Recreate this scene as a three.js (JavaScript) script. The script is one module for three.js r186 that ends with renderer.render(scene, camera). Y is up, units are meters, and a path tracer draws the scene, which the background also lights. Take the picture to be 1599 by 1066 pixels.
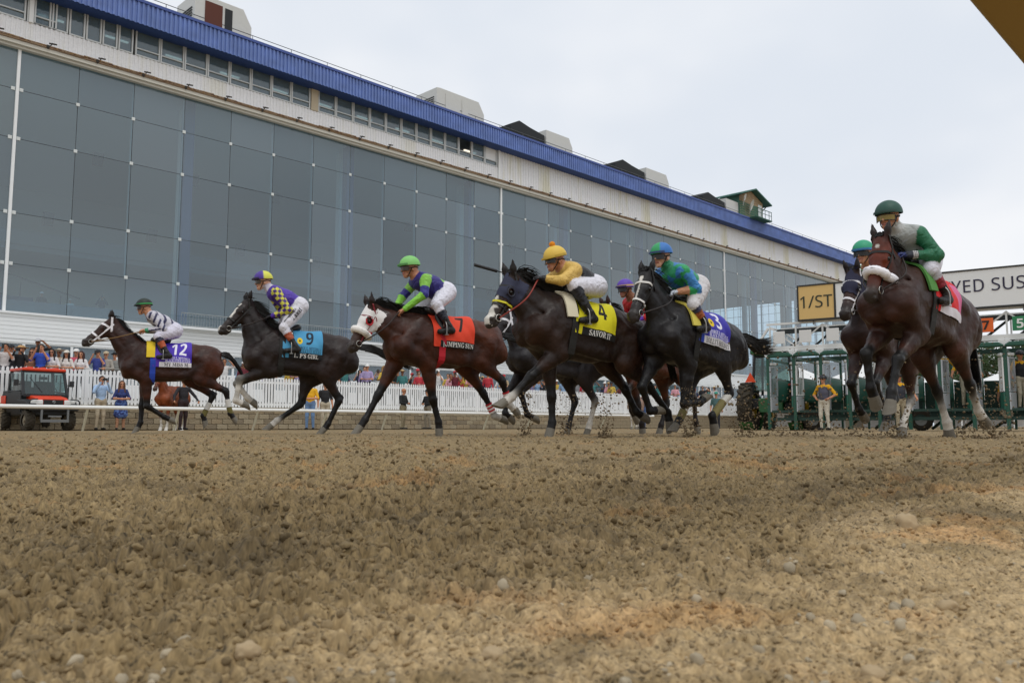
import * as THREE from 'three';
import { mergeGeometries, mergeVertices } from 'three/addons/utils/BufferGeometryUtils.js';
import { RoundedBoxGeometry } from 'three/addons/geometries/RoundedBoxGeometry.js';
import { FontLoader } from 'three/addons/loaders/FontLoader.js';
import { TextGeometry } from 'three/addons/geometries/TextGeometry.js';

// ---------- camera, sky, sun, exposure ----------
const scene = new THREE.Scene();
const camera = new THREE.PerspectiveCamera(2 * Math.atan(533 / 1300) * 180 / Math.PI, 1599 / 1066, 0.02, 3000);
camera.position.set(0, 0.13, 0);
camera.rotation.x = Math.atan(132 / 1300);
camera.focus = 9.5; camera.userData.fStop = 20;
const renderer = new THREE.WebGLRenderer({ antialias: true });
renderer.toneMapping = THREE.LinearToneMapping;
renderer.toneMappingExposure = 1.06;
renderer.shadowMap.enabled = true;

// noise
function rng(seed) { let s = seed | 0; return () => { s = (s + 0x6d2b79f5) | 0; let t = Math.imul(s ^ (s >>> 15), 1 | s); t = (t + Math.imul(t ^ (t >>> 7), 61 | t)) ^ t; return ((t ^ (t >>> 14)) >>> 0) / 4294967296; }; }
function hash3(x, y, z) { let h = Math.imul(x, 374761393) ^ Math.imul(y, 668265263) ^ Math.imul(z, 2147483647 ^ 69069 * 31); h = Math.imul(h ^ (h >>> 13), 1274126177); h = Math.imul(h ^ (h >>> 15), 2246822519); return ((h ^ (h >>> 16)) >>> 0) / 4294967296; }
const fade = (t) => t * t * (3 - 2 * t), lerp = (a, b, t) => a + (b - a) * t, clamp = (x, a = 0, b = 1) => Math.min(b, Math.max(a, x));
const sstep = (a, b, x) => fade(clamp((x - a) / (b - a)));
function vnoise(x, y, z = 0) {
  const i = Math.floor(x), j = Math.floor(y), k = Math.floor(z), u = fade(x - i), v = fade(y - j), w = fade(z - k);
  const f = (a, b, c) => hash3(i + a, j + b, k + c);
  const l0 = lerp(lerp(f(0, 0, 0), f(1, 0, 0), u), lerp(f(0, 1, 0), f(1, 1, 0), u), v);
  if (w === 0) return l0;
  return lerp(l0, lerp(lerp(f(0, 0, 1), f(1, 0, 1), u), lerp(f(0, 1, 1), f(1, 1, 1), u), v), w);
}
function fbm(x, y, z = 0, o = 4) { let s = 0, a = 0.5, n = 0; for (let i = 0; i < o; i++) { s += a * vnoise(x, y, z); n += a; a *= 0.5; x = x * 2.03 + 17.1; y = y * 2.03 + 5.3; z = z * 2.03; } return s / n; }

// overcast sky: bright cloud layers with thin bluish breaks
{
  const W = 1024, H = 512, d = new Float32Array(W * H * 4);
  for (let j = 0; j < H; j++) for (let i = 0; i < W; i++) {
    const th = (i / W) * 2 * Math.PI, el = (j / H - 0.5) * Math.PI, y = Math.sin(el), c = Math.cos(el);
    const x = Math.cos(th) * c, z = Math.sin(th) * c, q = 1 / (Math.abs(y) + 0.28);
    const n = fbm(x * q * 1.2 + 3.7, z * q * 1.2 + 9.2, 0.37, 5), m = fbm(x * q * 3.2 + 31, z * q * 3.2 + 11, 0.7, 4);
    const t = sstep(0.36, 0.64, n * 0.72 + m * 0.28), k = (j * W + i) * 4;
    const lum = y < 0 ? 0.55 : 1;
    d[k] = lerp(0.70, 0.87, t) * lum; d[k + 1] = lerp(0.75, 0.885, t) * lum; d[k + 2] = lerp(0.825, 0.915, t) * lum; d[k + 3] = 1;
  }
  const tex = new THREE.DataTexture(d, W, H, THREE.RGBAFormat, THREE.FloatType);
  tex.mapping = THREE.EquirectangularReflectionMapping; tex.magFilter = THREE.LinearFilter; tex.minFilter = THREE.LinearFilter; tex.wrapS = THREE.RepeatWrapping; tex.needsUpdate = true;
  scene.background = tex; scene.environment = tex; scene.environmentIntensity = 1;
}
const sun = new THREE.DirectionalLight(0xfffdf8, 0.85);
sun.position.set(14, 60, 14); sun.target.position.set(0, 0, -12); sun.castShadow = true; sun.shadow.radius = 48;
Object.assign(sun.shadow.camera, { left: -70, right: 90, top: 80, bottom: -80, near: 1, far: 260 }); sun.shadow.mapSize.set(4096, 4096);
sun.name = 'sun'; scene.add(sun, sun.target);

// ---------- helpers ----------
const used = new Map();
function numbered(n) { const k = used.get(n) ?? 0; used.set(n, k + 1); return k ? n + '_' + String(k).padStart(3, '0') : n; }
function tag(o, label, category, group, kind) { if (label) o.userData.label = label; if (category) o.userData.category = category; if (group) o.userData.group = group; if (kind) o.userData.kind = kind; return o; }
function thing(name, label, category, pos = [0, 0, 0], ry = 0, group) { const o = new THREE.Group(); o.name = numbered(name); o.position.set(...pos); o.rotation.y = ry; scene.add(o); return tag(o, label, category, group); }
function part(name, geo, mat, parent) { const m = new THREE.Mesh(geo, mat); m.name = parent === scene ? numbered(name) : name; m.castShadow = m.receiveShadow = true; parent.add(m); return m; }
function std(hex, rough = 0.7, metal = 0, extra = {}) { return new THREE.MeshStandardMaterial({ color: hex, roughness: rough, metalness: metal, ...extra }); }
const C = (h) => new THREE.Color(h);
function box(w, h, d, x = 0, y = 0, z = 0, rx = 0, ry = 0, rz = 0) { const g = new THREE.BoxGeometry(w, h, d); if (rx || ry || rz) g.applyMatrix4(new THREE.Matrix4().makeRotationFromEuler(new THREE.Euler(rx, ry, rz))); g.translate(x, y, z); return g; }
function rbox(w, h, d, r, x = 0, y = 0, z = 0, rx = 0, ry = 0, rz = 0) { const g = new RoundedBoxGeometry(w, h, d, 2, r); if (rx || ry || rz) g.applyMatrix4(new THREE.Matrix4().makeRotationFromEuler(new THREE.Euler(rx, ry, rz))); g.translate(x, y, z); return g; }
const V = (a) => (a.isVector3 ? a.clone() : new THREE.Vector3(...a));
function bar(a, b, r, seg = 8, r2 = r) { a = V(a); b = V(b); const d = b.clone().sub(a), L = d.length(), g = new THREE.CylinderGeometry(r2, r, L, seg); g.applyQuaternion(new THREE.Quaternion().setFromUnitVectors(new THREE.Vector3(0, 1, 0), d.normalize())); const m = a.add(b).multiplyScalar(0.5); g.translate(m.x, m.y, m.z); return g; }
function beam(a, b, w, h) { a = V(a); b = V(b); const d = b.clone().sub(a), L = d.length(), g = new THREE.BoxGeometry(w, L, h); g.applyQuaternion(new THREE.Quaternion().setFromUnitVectors(new THREE.Vector3(0, 1, 0), d.normalize())); const m = a.add(b).multiplyScalar(0.5); g.translate(m.x, m.y, m.z); return g; }
function tube(pts, r, seg = 6, n = 0, closed = false) { const c = new THREE.CatmullRomCurve3(pts.map(V), closed); return new THREE.TubeGeometry(c, n || pts.length * 3, r, seg, closed); }
function merge(gs) { return mergeGeometries(gs.map((g) => (g.index ? g.toNonIndexed() : g)).map((g) => { for (const k of Object.keys(g.attributes)) if (!['position', 'normal', 'uv'].includes(k)) g.deleteAttribute(k); return g; })); }
function prism(pts, depth, bevel = 0) { const s = new THREE.Shape(pts.map(([x, y]) => new THREE.Vector2(x, y))); const g = new THREE.ExtrudeGeometry(s, { depth: depth - 2 * bevel, bevelEnabled: bevel > 0, bevelSize: bevel, bevelThickness: bevel, bevelSegments: 2, bevelOffset: -bevel }); g.translate(0, 0, -depth / 2 + bevel); return g; }
function dataTex(n, f, srgb = true, rep = 1) { const d = new Uint8Array(n * n * 4); for (let j = 0; j < n; j++) for (let i = 0; i < n; i++) { const c = f(i / n, j / n, i, j), k = (j * n + i) * 4; d[k] = clamp(c[0]) * 255; d[k + 1] = clamp(c[1]) * 255; d[k + 2] = clamp(c[2]) * 255; d[k + 3] = 255; } const t = new THREE.DataTexture(d, n, n); if (srgb) t.colorSpace = THREE.SRGBColorSpace; t.wrapS = t.wrapT = THREE.RepeatWrapping; t.magFilter = THREE.LinearFilter; t.minFilter = THREE.LinearMipmapLinearFilter; t.generateMipmaps = true; t.repeat.set(rep, rep); t.needsUpdate = true; return t; }
function canvasTex(w, h, draw) { const c = document.createElement('canvas'); c.width = w; c.height = h; draw(c.getContext('2d'), w, h); const t = new THREE.CanvasTexture(c); t.colorSpace = THREE.SRGBColorSpace; return t; }
// tileable value noise for textures
function tnoise(u, v, p, seed = 0) { const x = u * p, y = v * p, i = Math.floor(x), j = Math.floor(y), a = fade(x - i), b = fade(y - j), h = (m, n) => hash3(((m % p) + p) % p, ((n % p) + p) % p, seed); return lerp(lerp(h(i, j), h(i + 1, j), a), lerp(h(i, j + 1), h(i + 1, j + 1), a), b); }
function tfbm(u, v, p, o = 4, seed = 0) { let s = 0, a = 0.5, n = 0; for (let k = 0; k < o; k++) { s += a * tnoise(u, v, p, seed + k); n += a; a *= 0.5; p *= 2; } return s / n; }
// the track frame: x = along the stands (away to the right), y up, z = back towards the inner rail
const PHI = Math.atan2(0.7145, 0.6997), US = Math.cos(PHI), UC = Math.sin(PHI);
const trk = (s, n, y = 0) => [s * US - n * UC, y, -s * UC - n * US];
const grimeBump = dataTex(256, (u, v) => { const a = tfbm(u, v, 8, 5, 3); return [a, a, a]; }, false);
// ---------- ground ----------
function clodCell(x, y, seed) { // rounded crumbs: height of the tallest one that covers the point
  const i = Math.floor(x), j = Math.floor(y); let h = 0;
  for (let a = -1; a < 2; a++) for (let b = -1; b < 2; b++) {
    const r0 = hash3(i + a, j + b, seed); if (r0 < 0.28) continue;
    const px = i + a + hash3(i + a, j + b, seed + 1), py = j + b + hash3(i + a, j + b, seed + 2), r = 0.32 + 0.42 * r0, dx = x - px, dy = y - py, q = 1 - (dx * dx + dy * dy) / (r * r);
    if (q > 0) h = Math.max(h, Math.sqrt(q) * r * 1.35);
  }
  return h;
}
function packed(s, n) { return 1 - sstep(0.26, 0.66, n + (fbm(s * 2.6, n * 5.1, 0.2, 3) - 0.5) * 0.42); } // smooth firm strip along the inner rail
function groundH(x, z, step) {
  const s = x * US - z * UC, n = -x * UC - z * US, f = packed(s, n);
  let h = (fbm(s * 0.5, n * 0.9, 1.3, 3) - 0.5) * 0.022 + (fbm(s * 1.1 + 40, n * 5.5, 2.1, 3) - 0.5) * 0.054 * (1 - 0.45 * f);
  if (step > 0.5) return h;
  const loose = 1 - 0.78 * f, wx = x + (vnoise(x * 19, z * 19, 0.5) - 0.5) * 0.045 + (vnoise(x * 61, z * 61, 0.5) - 0.5) * 0.014, wz = z + (vnoise(x * 19 + 50, z * 19, 0.5) - 0.5) * 0.045 + (vnoise(x * 61 + 50, z * 61, 0.5) - 0.5) * 0.014, pat = sstep(0.3, 0.72, fbm(s * 1.6, n * 4.2, 4.4, 3));
  h += clodCell(wx * 15, wz * 15, 11) * 0.02 * loose * pat + clodCell(wx * 29 + 3, wz * 29, 15) * 0.017 * loose * (0.4 + 0.6 * pat);
  if (step < 0.06) { const q = clodCell(wx * 52 + 5, wz * 52, 21); h += q * 0.0135 * (0.12 + 0.88 * loose) + (vnoise(x * 90, z * 90, 0.2) - 0.5) * 0.007 * loose; }
  if (step < 0.02) h += clodCell(x * 105, z * 105, 31) * 0.0085 * (0.25 + 0.75 * loose) + (vnoise(x * 240, z * 240, 0.6) - 0.5) * 0.0055 + (vnoise(x * 150 + 7, z * 150, 0.3) - 0.5) * 0.006 * loose;
  h -= 0.014 * loose;
  return h;
}
const dirtA = [0.335, 0.24, 0.116], dirtB = [0.215, 0.155, 0.078], dirtC = [0.44, 0.32, 0.16], dirtP = [0.62, 0.455, 0.25];
function dirtColor(x, z) {
  const s = x * US - z * UC, n = -x * UC - z * US, f = packed(s, n);
  const a = fbm(x * 9, z * 9, 0.4, 4), b = fbm(x * 37, z * 37, 3.3, 3), w = fbm(s * 0.8, n * 3.2, 7.7, 3);
  let c = dirtA.map((v, i) => lerp(v, dirtB[i], sstep(0.46, 0.74, a * 0.85 + w * 0.15)));
  c = c.map((v, i) => lerp(v, dirtC[i], sstep(0.52, 0.8, b) * 0.7));
  const pale = f * sstep(0.36, 0.58, fbm(s * 6, n * 10, 5.1, 4));
  c = c.map((v, i) => lerp(v, dirtP[i], pale * 0.9));
  const rust = sstep(0.62, 0.75, fbm(x * 5 + 9, z * 5, 8.2, 3)); return [c[0] * (1 + 0.18 * rust), c[1], c[2] * (1 - 0.15 * rust)];
}
{
  const ang = [], NA = 720, A0 = -0.76, A1 = 0.76;
  for (let i = 0; i <= NA; i++) ang.push(lerp(A0, A1, i / NA));
  for (let i = 1; i < 60; i++) ang.push(lerp(A1, A0 + 2 * Math.PI, i / 60));
  const rad = [0.06, 0.12, 0.17, 0.2]; for (let r = 0.21; r < 34; r *= r < 3.2 ? 1.0056 : 1.0095) rad.push(r); for (let r = 34; r < 1500; r *= 1.16) rad.push(r);
  const na = ang.length, pos = new Float32Array((na * rad.length + 1) * 3), col = new Float32Array(pos.length), uv = new Float32Array((na * rad.length + 1) * 2), idx = [];
  let k = 0;
  rad.forEach((r) => ang.forEach((t) => {
    const x = Math.sin(t) * r, z = -Math.cos(t) * r, dense = t <= A1, st = dense ? r * 0.0055 : 1;
    const far = sstep(16, 30, r), h = r > 60 ? -0.02 : groundH(x, z, st) * (1 - 0.85 * far) - 0.02 * far;
    pos.set([x, h, z], k * 3); uv.set([x * 3, z * 3], k * 2); col.set(dirtColor(x, z), k * 3); k++;
  }));
  pos.set([0, 0, 0], k * 3); col.set(dirtA, k * 3);
  for (let i = 0; i < rad.length - 1; i++) for (let j = 0; j < na; j++) { const a = i * na + j, b = i * na + (j + 1) % na, c = a + na, d = b + na; idx.push(a, b, c, b, d, c); }
  for (let j = 0; j < na; j++) idx.push(k, (j + 1) % na, j);
  const g = new THREE.BufferGeometry(); g.setAttribute('position', new THREE.BufferAttribute(pos, 3)); g.setAttribute('color', new THREE.BufferAttribute(col, 3)); g.setAttribute('uv', new THREE.BufferAttribute(uv, 2)); g.setIndex(idx); g.computeVertexNormals();
  const bump = dataTex(512, (u, v) => { const a = tfbm(u, v, 24, 5, 9); return [a, a, a]; }, false);
  const grain = dataTex(1024, (u, v) => { const a = tnoise(u, v, 256, 3), b = tnoise(u, v, 96, 4), c = tnoise(u, v, 40, 5), k = 0.62 + 0.5 * (0.45 * a + 0.35 * b + 0.2 * c) + (a * b > 0.62 ? 0.14 : 0) - (a + b < 0.5 ? 0.2 : 0); return [k, k * 0.995, k * 0.98]; }); // mixed light and dark grains
  const m = std(0xffffff, 0.95, 0, { vertexColors: true, map: grain, bumpMap: bump, bumpScale: 0.006 });
  tag(part('ground', g, m, scene), 'brown harrowed dirt of the race track', 'ground', null, 'structure');
}
// loose crumbs and pebbles lying on the dirt
function rockGeo(seed, detail = 1) { const g = mergeVertices(new THREE.IcosahedronGeometry(1, detail + 1).deleteAttribute('uv').deleteAttribute('normal')), p = g.attributes.position; for (let i = 0; i < p.count; i++) { const v = new THREE.Vector3().fromBufferAttribute(p, i), q = 0.45 + 0.6 * fbm(v.x * 1.1 + seed * 7, v.y * 1.1, v.z * 1.1, 2) + 0.5 * vnoise(v.x * 3.1 + 9, v.y * 3.1 + seed, v.z * 3.1); p.setXYZ(i, v.x * q, v.y * q * 0.72, v.z * q); } g.computeVertexNormals(); return g; }
{
  const R = rng(77), M = new THREE.Matrix4(), Q = new THREE.Quaternion(), E = new THREE.Euler();
  const mk = (name, label, count, variant, place) => {
    const im = new THREE.InstancedMesh(rockGeo(variant), std(0xffffff, 0.95), count);
    for (let i = 0; i < count; i++) {
      const { x, z, r, c } = place(); E.set(R() * 6.3, R() * 6.3, R() * 6.3); Q.setFromEuler(E);
      M.compose(new THREE.Vector3(x, groundH(x, z, Math.hypot(x, z) * 0.0055) + r * 0.25, z), Q, new THREE.Vector3(r * (0.8 + 0.5 * R()), r, r * (0.8 + 0.5 * R())));
      im.setMatrixAt(i, M); im.setColorAt(i, new THREE.Color(...c));
    }
    im.castShadow = im.receiveShadow = true; im.name = name; scene.add(im); tag(im, label, 'dirt', null, 'stuff');
  };
  const spot = (r0, r1) => { const r = r0 * Math.pow(r1 / r0, R()), t = (R() - 0.5) * 1.75; return [Math.sin(t) * r, -Math.cos(t) * r, r]; };
  mk('dirt_crumbs', 'loose crumbs of brown dirt scattered over the track', 60000, 1, () => { const [x, z, d] = spot(0.28, 15), k = 0.45 + 0.45 * R(), c = dirtColor(x, z).map((v) => v * k), n = -x * UC - z * US, f = packed(x * US - z * UC, n); return { x, z, r: (0.0013 + 0.0048 * Math.pow(R(), 3)) * (0.42 + Math.min(1.35, d * 0.33)) * (1 - 0.45 * f), c }; });
  mk('pale_grit', 'pale grit and small pebbles along the firm inner strip', 650, 2, () => { let x, z, n, s; do { [x, z] = spot(0.3, 4.5); n = -x * UC - z * US; s = x * US - z * UC; } while (packed(s, n) * 0.9 + 0.06 < R() || fbm(s * 6, n * 9, 2.2, 3) < 0.4 + 0.2 * R()); const k = 0.75 + 0.4 * R(); return { x, z, r: 0.0014 + 0.004 * Math.pow(R(), 2.5), c: [0.42 * k, 0.35 * k, 0.24 * k] }; });
}
// single stones large enough to point at
{
  const st = [[1415, 812, 0.0125, 'large pale upright stone on the firm strip at right'], [770, 985, 0.0062, 'pale round pebble in the foreground at centre'], [1275, 1050, 0.0065, 'dark grey pebble at the bottom edge right of centre'], [162, 1040, 0.0055, 'small pale pebble near the bottom left corner'], [388, 985, 0.007, 'grey pebble in the left foreground'], [1478, 900, 0.008, 'whitish pebble lying on the tan strip at right'], [1360, 1005, 0.006, 'flat pale pebble low at the right']];
  st.forEach(([px, py, r, l], i) => {
    const f = 1300, P = Math.atan(132 / f), dx = (px - 799.5) / f, dy = -(py - 533) / f, ry = dy * Math.cos(P) + Math.sin(P), rz = dy * Math.sin(P) - Math.cos(P), t = -0.115 / ry, x = dx * t, z = rz * t;
    const g = rockGeo(20 + i, 2); g.scale(r, r * (i ? 1 : 1.45), r); const m = part('stone', g, std(i === 2 ? 0x6b6458 : 0xb09a78, 0.9), scene); m.position.set(x, groundH(x, z, Math.hypot(x, z) * 0.0055) + r * 0.3, z); m.rotation.y = i; tag(m, l, 'stone', 'stones on the track');
  });
}
// inner rail over the camera: flat board on its brackets
{
  const t = thing('inner_rail', 'inner track rail seen from below at the top right corner', 'rail', trk(0, 0, 0), PHI);
  part('board', rbox(9, 0.05, 0.3, 0.02, 3.2, 1.06, -0.345), std(0x9c8040, 0.6), t);
  for (const s of [-1.2, 5.6, 7.5]) part('post', bar([s, 0, 0.1], [s, 1.04, -0.2], 0.04, 10), std(0xe8e6de, 0.5), t);
}
// ---------- grandstand ----------
const PANE = 2.793, S0 = 11.15 - 5 * PANE, SE = 112, NCOL = Math.round((SE - S0) / PANE), ROWS = [5.5, 7.94, 10.44, 14.13, 16.59, 18.7];
const M = {
  glass: new THREE.MeshPhysicalMaterial({ color: 0xaccbd4, transmission: 0.8, thickness: 0, roughness: 0.02, ior: 1.85 }),
  winGlass: new THREE.MeshPhysicalMaterial({ color: 0xa9bec8, transmission: 0.78, thickness: 0, roughness: 0.03, ior: 1.7 }),
  seal: std(0x2c3436, 0.6), clamp: std(0xd7dcda, 0.4), mull: std(0xeceeee, 0.45), alu: std(0xc6c8c6, 0.4, 0.3), whiteWall: null, blue: null,
  conc: std(0xb0aca2, 0.9, 0, { bumpMap: grimeBump, bumpScale: 0.01 }), concDark: std(0x606768, 0.9), white: std(0xeef0f0, 0.55), dark: std(0x1c1f21, 0.7), inCeil: std(0xc2c8c8, 0.9), roof: std(0x8a8c8c, 0.9),
};
// corrugated sheet: trapezoid ribs extruded up the wall; x from a to b, y from c to d, front at z
function corrugated(a, b, c, d, pitch, depth) {
  const P = [], I = [], UVs = []; let x = a;
  const pr = [[0, 0], [0.42, 0], [0.5, 1], [0.92, 1], [1, 0]];
  const xs = []; while (x < b - 1e-6) { for (const [t, h] of pr.slice(0, 4)) { const xx = x + t * pitch; if (xx <= b) xs.push([xx, h * depth]); } x += pitch; } xs.push([b, 0]);
  xs.forEach(([xx, h]) => { P.push(xx, c, h, xx, d, h); UVs.push(xx * 0.2, c * 0.2, xx * 0.2, d * 0.2); });
  for (let i = 0; i < xs.length - 1; i++) I.push(2 * i, 2 * i + 2, 2 * i + 1, 2 * i + 1, 2 * i + 2, 2 * i + 3);
  let g = new THREE.BufferGeometry(); g.setAttribute('position', new THREE.Float32BufferAttribute(P, 3)); g.setAttribute('uv', new THREE.Float32BufferAttribute(UVs, 2)); g.setIndex(I); g = g.toNonIndexed(); g.computeVertexNormals(); return g;
}
// weather streaks: rust-yellow runs with their own outlines on white sheeting
const streak = (amt) => { const n = 1024, t = dataTex(n, (u, v) => { const a = tfbm(u, v * 0.08, 48, 4, 5), b = tfbm(u, v * 0.02, 6, 3, 8), e = tnoise(u, v, 256, 2), w = sstep(0.46, 0.7, a * 0.45 + b * 0.55) * amt, k = 1 - 0.05 * e; return [lerp(0.95, 0.86, w) * k, lerp(0.955, 0.84, w) * k, lerp(0.965, 0.71, w) * k]; }); t.repeat.set(0.35, 0.4); return t; };
M.whiteWall = std(0xffffff, 0.5, 0, { map: streak(0.25) }); M.stainWall = std(0xffffff, 0.55, 0, { map: streak(0.6) });
M.blue = std(0xffffff, 0.45, 0, { map: dataTex(256, (u, v) => { const a = 0.9 + 0.2 * tfbm(u, v, 8, 4, 6); return [0.4 * a, 0.495 * a, 0.735 * a]; }) });
M.rust = std(0xffffff, 0.85, 0, { map: (() => { const t = dataTex(512, (u, v) => { const a = tfbm(u, v, 32, 4, 14), w = sstep(0.44, 0.56, a), y = sstep(0.6, 0.66, tfbm(u, v, 24, 3, 24)); return [lerp(lerp(0.62, 0.33, w), 0.62, y), lerp(lerp(0.56, 0.19, w), 0.5, y), lerp(lerp(0.47, 0.13, w), 0.3, y)]; }); t.repeat.set(0.6, 1); return t; })() });
{
  const B = thing('grandstand', 'long glass fronted grandstand with blue corrugated roof band', 'building', trk(0, 45), PHI);
  const D = 30;
  // glass wall: one pane per bay and row, clamps at the corners
  const paneG = ROWS.slice(0, 5).map((y, r) => new THREE.BoxGeometry(PANE - 0.026, ROWS[r + 1] - y - 0.026, 0.02));
  const paneP = paneG.map((g) => { const q = new THREE.PlaneGeometry(g.parameters.width, g.parameters.height); return q; });
  const wall = new THREE.Group(); wall.name = 'glass_wall'; B.add(wall);
  const glassKinds = [[0xaac8d8, 0.82], [0xa2c0d0, 0.845], [0xb2ccdc, 0.79], [0xa6c4d6, 0.82], [0xaec8d4, 0.805]].map(([c, q]) => { const m = M.glass.clone(); m.color.set(c); m.transmission = q; return m; });
  const clampG = rbox(0.17, 0.17, 0.06, 0.01), R = rng(5);
  for (let c = 0; c < NCOL; c++) for (let r = 0; r < 5; r++) {
    const p = part('pane', paneP[r], glassKinds[Math.floor(R() * 5)], wall); p.position.set(S0 + (c + 0.5) * PANE, (ROWS[r] + ROWS[r + 1]) / 2, 0); p.rotation.set((R() - 0.5) * 0.006, (R() - 0.5) * 0.006, 0);
  }
  const seals = [], fins = [];
  for (let c = 0; c <= NCOL; c++) {
    const x = S0 + c * PANE, joint = (c - 5) % 12 === 0;
    if (!joint) { seals.push(box(0.03, 13.2, 0.02, x, 12.1, -0.012)); if (c % 3) fins.push(box(0.016, 10.6, 0.18, x, 13.3, -0.2)); }
    else { part('expansion_mullion', rbox(0.14, 13.4, 0.14, 0.02, x, 12.1, 0.06), M.mull, wall); }
    for (let r = 1; r < 5; r++) if (x < 100) for (const o of joint ? [-0.14, 0.14] : [0]) part('clamp_plate', clampG, M.clamp, wall).position.set(x + o * 1.3, ROWS[r], 0.02);
  }
  for (let r = 1; r < 5; r++) seals.push(box(SE - S0, 0.03, 0.02, (S0 + SE) / 2, ROWS[r], -0.015));
  part('joint_seals', merge(seals), M.seal, wall); part('glass_fins', merge(fins), std(0xa9bcbc, 0.25), wall);
  // head: gutter, rusty pipe and brackets, white sheeting
  part('gutter', merge([rbox(SE - S0 + 1, 0.22, 0.4, 0.03, (SE + S0) / 2, 18.83, 0.2), rbox(SE - S0 + 1, 0.16, 0.28, 0.03, (SE + S0) / 2, 18.66, 0.15)]), std(0xc6c3b8, 0.7, 0, { bumpMap: grimeBump, bumpScale: 0.02 }), B);
  const pipe = []; for (let x = S0; x < SE; x += 1.4) { const e = Math.min(SE, x + 1.4), w = (R() - 0.5) * 0.05; pipe.push(bar([x, 19.05 + w, 0.42], [e, 19.05 + (R() - 0.5) * 0.05, 0.42], 0.05 + 0.02 * R(), 7)); }
  part('rusty_pipe', merge(pipe), M.rust, B); part('rusty_ledge', box(SE - S0, 0.07, 0.3, (SE + S0) / 2, 18.97, 0.3), M.rust, B);
  for (let x = S0 + 1; x < SE; x += 2.35) part('bracket', merge([beam([x, 18.9, 0.44], [x + 0.22, 19.26, 0.44], 0.05, 0.05), beam([x + 0.05, 19.2, 0.44], [x + 0.4, 19.24, 0.44], 0.06, 0.06), box(0.14, 0.14, 0.12, x, 19.02, 0.42)]), std(0x2e2a24, 0.8), B);
  part('lower_sheeting', corrugated(S0, 44.4, 19.0, 20.15, 0.22, 0.04), M.whiteWall, B);
  part('upper_sheeting', corrugated(44.4, SE, 19.0, 21.7, 0.3, 0.05), M.stainWall, B);
  part('end_trim', box(0.16, 2.6, 0.16, 44.42, 20.35, 0.06), M.white, B);
  // press-box windows
  const win = (x0, x1, y0, y1, sill, open, blind) => {
    const w = new THREE.Group(); w.name = 'press_window'; B.add(w); w.position.set((x0 + x1) / 2, (y0 + y1) / 2, -0.02); const W = x1 - x0, H = y1 - y0, b = 0.075;
    part('frame', merge([box(W, b, 0.14, 0, H / 2 - b / 2, 0), box(W, b, 0.14, 0, -H / 2 + b / 2, 0), box(b, H - 2 * b, 0.14, -W / 2 + b / 2, 0, 0), box(b, H - 2 * b, 0.14, W / 2 - b / 2, 0, 0), ...(sill ? [box(W - 2 * b, 0.06, 0.12, 0, -H / 2 + 0.42, 0)] : [])]), M.alu, w);
    if (!open) part('pane', box(W - 2 * b, sill ? H - b - 0.45 : H - 2 * b, 0.012, 0, sill ? (H / 2 - b + -H / 2 + 0.45) / 2 : 0, -0.03), blind ? M.white : M.winGlass, w);
    if (sill) part('pane', box(W - 2 * b, 0.31, 0.012, 0, -H / 2 + 0.235, -0.03), M.winGlass, w);
  };
  for (let x = S0; x < 11.4; x += 1.42) win(x, x + 1.36, 20.16, 21.66, true, false);
  part('corner_post', box(0.2, 1.5, 0.2, 11.56, 20.9, 0.02), M.white, B);
  for (let i = 0; i < 6; i++) win(11.7 + i * 0.815, 11.7 + (i + 1) * 0.815 - 0.05, 20.16, 21.66, false, false);
  for (let i = 0; i < 8; i++) win(16.66 + i * 1.365, 16.66 + (i + 1) * 1.365 - 0.03, 20.16, 21.66, true, false);
  part('stained_post', box(0.5, 1.5, 0.12, 27.86, 20.9, 0.03), std(0xc2b59c, 0.7), B);
  for (let i = 0; i < 12; i++) win(28.15 + i * 1.345, 28.15 + (i + 1) * 1.345 - 0.03, 20.16, 21.66, true, i === 9, i === 11);
  // press-box room
  part('press_room', merge([box(60, 0.1, 6, 20, 19.6, -3.1), box(60, 0.1, 6, 20, 22, -3.1), box(60, 3, 0.1, 20, 20.8, -6.2)]), std(0xaab2bb, 0.9), B);
  for (let x = 3; x < 44; x += 3.4) part('strip_light', box(1.25, 0.05, 0.16, x, 21.9, -2.6), std(0xffffff, 0.6, 0, { emissive: 0xfff2da, emissiveIntensity: 1.3 }), B);
  // roof band, soffit, roof and rail
  part('roof_band', corrugated(S0 - 1, SE, 21.52, 22.72, 0.25, 0.07), M.blue, B).position.z = 1.0;
  part('roof_cap', merge([box(SE - S0 + 1, 0.16, 0.34, (SE + S0) / 2 - 0.5, 22.78, 0.95)]), std(0x3f5599, 0.5), B);
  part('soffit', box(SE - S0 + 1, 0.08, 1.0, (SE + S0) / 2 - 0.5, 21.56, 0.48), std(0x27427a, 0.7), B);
  part('roof', box(SE - S0 + 1, 0.3, D, (SE + S0) / 2 - 0.5, 22.5, -D / 2 + 0.4), M.roof, B);
  const rail = [bar([S0, 23.32, 0.6], [SE, 23.32, 0.6], 0.022, 5)]; for (let x = S0; x < SE; x += 2.6) rail.push(bar([x, 22.8, 0.6], [x, 23.32, 0.6], 0.02, 5));
  part('roof_rail', merge(rail), std(0x6b6d6c, 0.6, 0.4), B);
  // inside: concourse, seating bank, columns, hung loudspeakers, back and end walls
  part('concourse_floor', box(SE - S0, 0.4, D, (SE + S0) / 2, 5.2, -D / 2), M.conc, B);
  part('ceiling', box(SE - S0, 0.3, D - 0.5, (SE + S0) / 2, 19.4, -D / 2 - 0.3), M.inCeil, B);
  part('back_wall', box(SE - 4 - S0, 14, 0.4, (SE - 4 + S0) / 2, 12.3, -D), std(0xbcc2c2, 0.9), B);
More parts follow.
